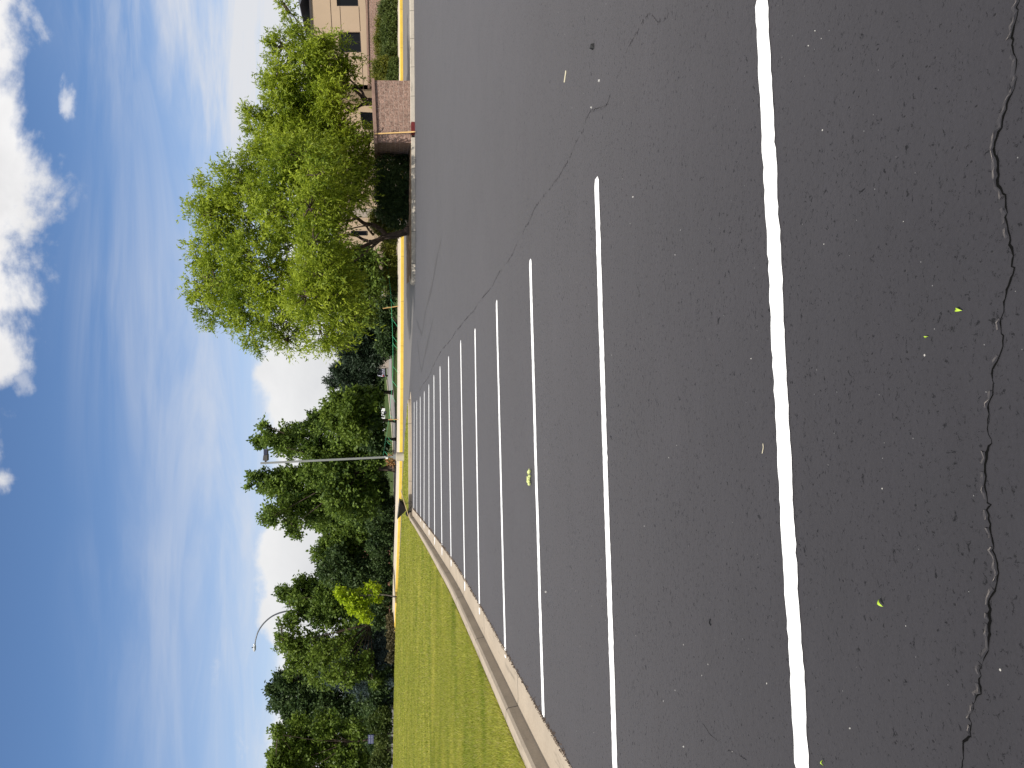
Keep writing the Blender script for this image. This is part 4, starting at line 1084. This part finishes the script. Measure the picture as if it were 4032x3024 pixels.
def boulder(label, c, r, seed):
    rr = np.random.default_rng(seed); import bmesh
    bm = bmesh.new(); bmesh.ops.create_icosphere(bm, subdivisions=3, radius=1)
    ph = rr.uniform(0, 6, 6)
    for v in bm.verts:
        k = 1 + .12*math.sin(3*v.co.x+ph[0]) + .1*math.sin(4*v.co.y+ph[1]+2*v.co.z) + .05*math.sin(9*v.co.z+ph[2]+5*v.co.x)
        v.co = Vector((v.co.x*r[0]*k, v.co.y*r[1]*k, v.co.z*r[2]*k))
    me = bpy.data.meshes.new('boulder'); bm.to_mesh(me); bm.free(); me.materials.append(M['stone'])
    o = bpy.data.objects.new('boulder', me); C.objects.link(o); o.location = tuple(c)
    tag(o, label, 'rock')
bp = D(1484, 2911, ys + 0.0); boulder('rounded grey boulder under the blue sign', (bp[0]-.1, ys-.2, .62), (.38,.35,.5), 2)

def car(name, label, x, y, rot, body_mat, L=4.6, Wd=1.85, Hh=1.5, suv=False):
    r = thing(name, label, 'car', [x, y, 0], 'parked cars far behind the trees')
    ca, sa = math.cos(rot), math.sin(rot)
    def tf(p): return np.array([x + ca*p[0] - sa*p[1], y + sa*p[0] + ca*p[1], p[2]])
    hl, hw = L/2, Wd/2
    prof = [(-hl,.35),(-hl,.85),(-hl+.15,.98),(-hl+1.25,1.02),(-hl+1.9,Hh),(hl-1.1 if not suv else hl-.45,Hh),(hl-.3 if not suv else hl-.1,1.0),(hl,.9),(hl,.35)]
    pr_ = [(a, .30) if b < .31 else (a, b) for a, b in prof]
    A, Bb = [], []
    for a, b in pr_:
        inset = .16 if b > 1.1 else .0
        A.append(tf((a, -hw+inset, b))); Bb.append(tf((a, hw-inset, b)))
    MB().prism(A, Bb).build('body', body_mat, r)
    def pane(pts): 
        P = [tf(p) for p in pts]; return P
    x1, x2 = -hl+1.45, (hl-1.15 if not suv else hl-.55)
    for s in (-1, 1):
        o1 = s*(hw-.02); o2 = s*(hw-.155+.02)
        mesh('side_window', pane([(x1-.05,s*(hw-.005),1.06),(x2+.3,s*(hw-.005),1.06),(x2,s*(hw-.14),Hh-.08),(x1+.4,s*(hw-.14),Hh-.08)]), [(0,1,2,3)], M['carglass'], r)
    rx = hl-.3 if not suv else hl-.1; rx2 = hl-1.1 if not suv else hl-.45
    mesh('rear_window', pane([(rx+.006,-hw+.14,1.06),(rx+.006,hw-.14,1.06),(rx2+.03,hw-.26,Hh-.07),(rx2+.03,-hw+.26,Hh-.07)]), [(0,1,2,3)], M['carglass'], r)
    mesh('windscreen', pane([(-hl+1.28-.02,-hw+.12,1.05),(-hl+1.28-.02,hw-.12,1.05),(-hl+1.85-.02,hw-.24,Hh-.07),(-hl+1.85-.02,-hw+.24,Hh-.07)]), [(0,1,2,3)], M['carglass'], r)
    for s in (-1, 1):
        MB().prism([tf((hl+.002,s*(hw-.30),.75)), tf((hl+.002,s*(hw-.02),.75)), tf((hl+.002,s*(hw-.02),.95)), tf((hl+.002,s*(hw-.30),.95))], [tf((hl+.02,s*(hw-.30),.75)), tf((hl+.02,s*(hw-.02),.75)), tf((hl+.02,s*(hw-.02),.95)), tf((hl+.02,s*(hw-.30),.95))]).build('tail_light', M['tail'], r)
        for wx in (-hl+.9, hl-.9):
            w_ = MB().tube([tf((wx, s*(hw-.2), .33)), tf((wx, s*(hw+.01), .33))], .33, 18).build('wheel', M['rubber'], r)
            MB().tube([tf((wx, s*(hw+.0), .33)), tf((wx, s*(hw+.02), .33))], .2, 12).build('rim', M['lampgrey'], w_)
    MB().prism([tf((hl+.003,-hw+.1,.36)), tf((hl+.003,hw-.1,.36)), tf((hl+.003,hw-.1,.55)), tf((hl+.003,-hw+.1,.55))], [tf((hl+.10,-hw+.1,.36)), tf((hl+.10,hw-.1,.36)), tf((hl+.10,hw-.1,.55)), tf((hl+.10,-hw+.1,.55))]).build('bumper', M['blacksteel'], r)
    return r
car('parked_car', 'tall silver blue van seen from behind on the far road', 2.35, 141, R(-92), M['cardark'], 4.7, 1.9, 1.85, True)
car('parked_car', 'white car seen from its side beyond the far grass', -7.3, 160, R(0), M['carwhite'], 4.6, 1.85, 1.45)
car('parked_car', 'pale car half hidden right of the silver blue van', 5.4, 150, R(-92), M['carwhite'], 4.4, 1.8, 1.5)

# ------------------------------------------------------------------ small things on the asphalt
def leaf_on_ground(name, label, sx, sy, L, W, ang, mat, cat='leaf', group='green leaves lying on the asphalt'):
    p = G(sx, sy, .006); c, s = math.cos(ang), math.sin(ang); V = []; m = 7
    for i in range(m):
        t = i / (m - 1); w = W * math.sin(math.pi * min(max(t, .02), .98)) ** .8 / 2; z = .010 * math.sin(math.pi * t) + .002
        for k in (-1, 0, 1):
            u = (t - .5) * L; v = k * w
            V.append((p[0] + u*c - v*s, p[1] + u*s + v*c, .006 + z + (.004 if k else 0)))
    F = []
    for i in range(m - 1):
        for k in (0, 1): F.append((3*i+k, 3*i+k+1, 3*i+k+4, 3*i+k+3))
    o = mesh(name, V, F, mat, origin=p, smooth=True); tag(o, label, cat, group); return o
leaf_on_ground('fallen_leaf', 'single yellow green leaf lying alone near the wide bottom crack', 3781, 1220, .023, .011, 1.3, M['greenleaf'])
leaf_on_ground('fallen_leaf', 'curled bright green leaf lying nearest the left half of the thick white line', 3474, 2374, .027, .013, .8, M['greenleaf'])
leaf_on_ground('fallen_leaf', 'small green leaf at the left picture edge beside the nearest line', 3246, 3003, .019, .008, .4, M['greenleaf'])
leaf_on_ground('fallen_leaf', 'tiny green leaf bit above the single leaf near the crack', 3656, 1328, .009, .006, 2.1, M['greenleaf'])
def stem_on_ground(name, label, pts, r, mat, cat):
    P = [G(a, b, .006) for a, b in pts]
    o = MB().tube(bez(P, 5), r, 5).build(name, mat, origin=P[0]); tag(o, label, cat, 'bits of plant on the asphalt')
stem_on_ground('straw', 'curved straw lying right of the diagonal crack', [(2228,278),(2227,290),(2225,303),(2222,324)], .006, M['strawm'], 'straw')
stem_on_ground('straw', 'pale thin curved straw just beyond the thick white line', [(3004,1747),(3005,1763),(3001,1785)], .0016, M['strawm'], 'straw')
stem_on_ground('twig', 'small dark forked twig on the asphalt between two lines', [(2796,2438),(2793,2452),(2798,2462)], .003, M['blacksteel'], 'twig')
# pale flower sprig by the third line
sp0 = G(2087, 1845, .01); sp1 = G(2088, 1908, .01)
sg_ = thing('sprig', 'pale green flowering sprig lying beside the third white line', 'sprig', sp0)
P = [sp0 + (sp1-sp0)*t + np.array([0, .02*math.sin(t*7), .01 + .012*math.sin(t*5)**2]) for t in np.linspace(0, 1, 9)]
MB().tube(P, .004, 5).build('stem', M['palesprig'], sg_)
rng = np.random.default_rng(6)
for k in range(13):
    q = sp0 + (sp1-sp0)*(.12 + .85*rng.random()) + np.array([0, rng.normal(0, .035), .016]); r = rng.uniform(.010, .020)
    MB().tube([q - [r,0,0], q - [r*.5,0,0], q + [r*.5,0,0], q + [r,0,0]], [r*.3, r, r, r*.3], 6).build('bud', M['palesprig'], sg_)

# crumpled dark scrap, pale chips
sc0 = G(2328, 183, .02); mb = MB()
mb.prism([sc0 + np.array(v) for v in ((-.02,-.02,-.018),(.02,-.02,-.018),(.022,.02,-.018),(-.018,.022,-.018))], [sc0 + np.array(v) for v in ((-.016,-.012,.006),(.014,-.015,.010),(.018,.012,.004),(-.012,.015,.012))])
tag(mb.build('rubber_scrap', M['rubber'], origin=sc0), 'small black crumpled scrap on the asphalt right of the diagonal crack', 'scrap')
for i, (sx, sy, r, lb) in enumerate(((2357,317,.018,'white chip right of the diagonal crack under the black scrap'),(2327,423,.016,'pale chip touching the diagonal crack bend'),(2491,775,.012,'white speck of stone just right of the second line end'),(3208,121,.006,'tiny white stone at the upper right beyond the thick line'),(3182,180,.005,'tiny pale stone right of the thick line end'),(3345,2868,.006,'pale triangular stone chip below the thick line near the left edge'),(2148,2330,.02,'pale curl of litter between the second and third lines'),(2690,2940,.01,'pale stone chip at the far left below the second line'))):
    r *= .65; c = G(sx, sy, r*.5); rr = np.random.default_rng(i)
    A = [c + np.array([r*math.cos(a)*rr.uniform(.6,1.2), r*math.sin(a)*rr.uniform(.6,1.2), -r*.5]) for a in (0,1.3,2.5,3.8,5.1)]
    B2 = [c + (p-c)*[.6,.6,1] + np.array([0,0,r*rr.uniform(.7,1.1)]) for p in A]
    tag(MB().prism(A, B2).build('stone_chip', M['chip'], origin=c), lb, 'stone', 'pale chips on the asphalt')

# ------------------------------------------------------------------ light and sky
EL, AZ = R(54), R(201)
S = Vector((math.sin(AZ)*math.cos(EL), math.cos(AZ)*math.cos(EL), math.sin(EL)))
sun = bpy.data.lights.new('sun', 'SUN'); sun.energy = 5.0; sun.angle = R(.5); sun.color = (1.0, .95, .87)
so = bpy.data.objects.new('sun', sun); C.objects.link(so); so.rotation_euler = (-S).to_track_quat('-Z', 'Y').to_euler(); so.location = (-20, -40, 60)
W = bpy.data.worlds.new('World'); SC.world = W; W.use_nodes = True
t = T(W.node_tree); bg = t.N['Background']
sk = t.new('ShaderNodeTexSky', sky_type='NISHITA'); sk.sun_disc = False; sk.sun_elevation = EL; sk.sun_rotation = AZ
sk.altitude = 1500; sk.air_density = 1.0; sk.dust_density = .6; sk.ozone_density = 2.0
SKY = .10
dv = t.coord('Generated'); x, y, z = t.sep(dv)
yy = y.ab().mx(.08); u = x / yy; w = z / yy
cv = t.new('ShaderNodeCombineXYZ'); t.L.new(u.s, cv.inputs[0]); t.L.new(w.s, cv.inputs[1]); uw = cv.outputs[0]
def curve_px(pts): return t.curve(u, [UW(a, b) for a, b in pts], -.2, .8)
base = t.mix(1.0, t.scale(sk.outputs[0], SKY), (1.02, 1.18, 1.34), 'MULTIPLY')
n_big = t.noise(t.mapped(uw, (1, 1.25, 1)), 7.0, 7, .6, .3)
n_fin = t.noise(uw, 22, 6, .6)
n_puf = t.noise(t.mapped(uw, (1, 1.5, 1)), 17, 7, .58, .2)
n_str = t.noise(t.mapped(uw, (1.1, 9, 1), (0, 0, R(-9))), 2.2, 6, .6, .6)
n_str2 = t.noise(t.mapped(uw, (1.0, 7, 1), (0, 0, R(12)), (2.3, .7, 0)), 1.9, 6, .6, .8)
# thin high cirrus
e2 = curve_px([(560,-200),(640,0),(760,300),(900,600),(800,900),(740,1100),(780,1400),(860,1700),(960,2000),(860,2200),(900,2500),(1000,3024),(1000,3300)])
cir = (e2 - w + n_str.lin(.3, .7, -.07, .07)).ss(-.10, .16)
cirv = cir * n_str.ss(.30, .68, .35, .95) * 1.0
veil = (e2 - w + .12).ss(-.1, .22) * n_str2.ss(.36, .72) * .70
right = u.ss(.02, .42)
cm = (cirv * (right * .60 + .64)).mx(veil).mn(.94)
haze = w.ss(.38, .06, 0, 1) * .40
base = t.mix(haze, base, (.72, .76, .84))
col = t.mix(cm, base, (.77, .775, .80))
# low cumulus bank at the horizon
e3 = curve_px([(1130,-200),(1180,0),(1130,600),(1090,1000),(1060,1300),(1010,1470),(1030,1600),(1075,1750),(1085,2000),(1012,2110),(1000,2230),(1022,2340),(1042,2500),(1050,2600),(1036,2690),(1055,2800),(1064,3024),(1070,3300)])
m3 = (e3 - w + n_big.lin(.3, .7, -.016, .016) + n_fin.lin(.3, .7, -.006, .006)).ss(-.004, .012)
sh3 = (n_big.lin(.3, .7, .0, 1.0) * .6 + (e3 - w).ss(.0, .09, .0, .5)).mx(0.0).mn(1.0)
col = t.mix(m3 * .96, col, t.mix(sh3, (.95, .94, .93), (.72, .725, .74)))
# big cumulus high on the right
e1 = curve_px([(150,-250),(165,0),(168,200),(140,330),(180,440),(222,560),(215,690),(182,800),(150,870),(118,925),(135,1000),(188,1100),(200,1200),(120,1235),(125,1300),(152,1400),(130,1450),(20,1500),(-60,1540),(-80,1840),(18,1870),(22,1895),(-60,1930),(-300,2300),(-300,3300)])
m1 = (w - e1 + n_big.lin(.3, .7, -.038, .034) + n_fin.lin(.3, .7, -.014, .014)).ss(-.012, .034)
def puff(sx, sy, ru, rw, amp):
    a, b = UW(sx, sy); d = ((u - a) / ru) * ((u - a) / ru) + ((w - b) / rw) * ((w - b) / rw)
    return (d * -1.0 + .62 + n_puf.lin(.3, .7, -1.1, 1.1)).ss(-.1, 1.2) * amp
m1 = m1.mx(puff(270, 405, .030, .014, .68)).mx(puff(283, 790, .022, .012, .32)).mx(puff(1075 - 120, 2905, .028, .016, .75)).mx(puff(840, 2640, .02, .012, .4)).mx(puff(95, 1480, .03, .02, .45)).mx(puff(30, 1890, .018, .012, .6))
sh1 = (n_big.lin(.32, .68) * .7 + (w - e1).ss(.02, .14, .0, .55)).mx(0.0).mn(1.0)
col = t.mix(m1, col, t.mix(sh1, (.98, .97, .97), (.70, .70, .715)))
t.L.new(col, bg.inputs['Color']); bg.inputs['Strength'].default_value = 1.0

# ------------------------------------------------------------------ camera
cam = bpy.data.cameras.new('camera'); co = bpy.data.objects.new('camera', cam); C.objects.link(co); SC.camera = co
cam.sensor_fit = 'HORIZONTAL'; cam.sensor_width = 36.0; cam.lens = FPX / 4032 * 36; cam.clip_start = .05; cam.clip_end = 6000
from mathutils import Matrix
right = Vector((0, -SP, -CP))         # picture right = world down (the photo lies on its side)
upv = Vector((1, 0, 0)); fwd = Vector((0, CP, -SP))
co.matrix_world = Matrix(((right.x, upv.x, -fwd.x, 0), (right.y, upv.y, -fwd.y, 0), (right.z, upv.z, -fwd.z, H), (0, 0, 0, 1)))
vs = SC.view_settings; vs.view_transform = 'Standard'; vs.look = 'None'; vs.exposure = 0; vs.gamma = 1
SC.cycles.use_denoising = True
SC.cycles.max_bounces = 6; SC.cycles.diffuse_bounces = 3; SC.cycles.transmission_bounces = 4; SC.cycles.transparent_max_bounces = 4
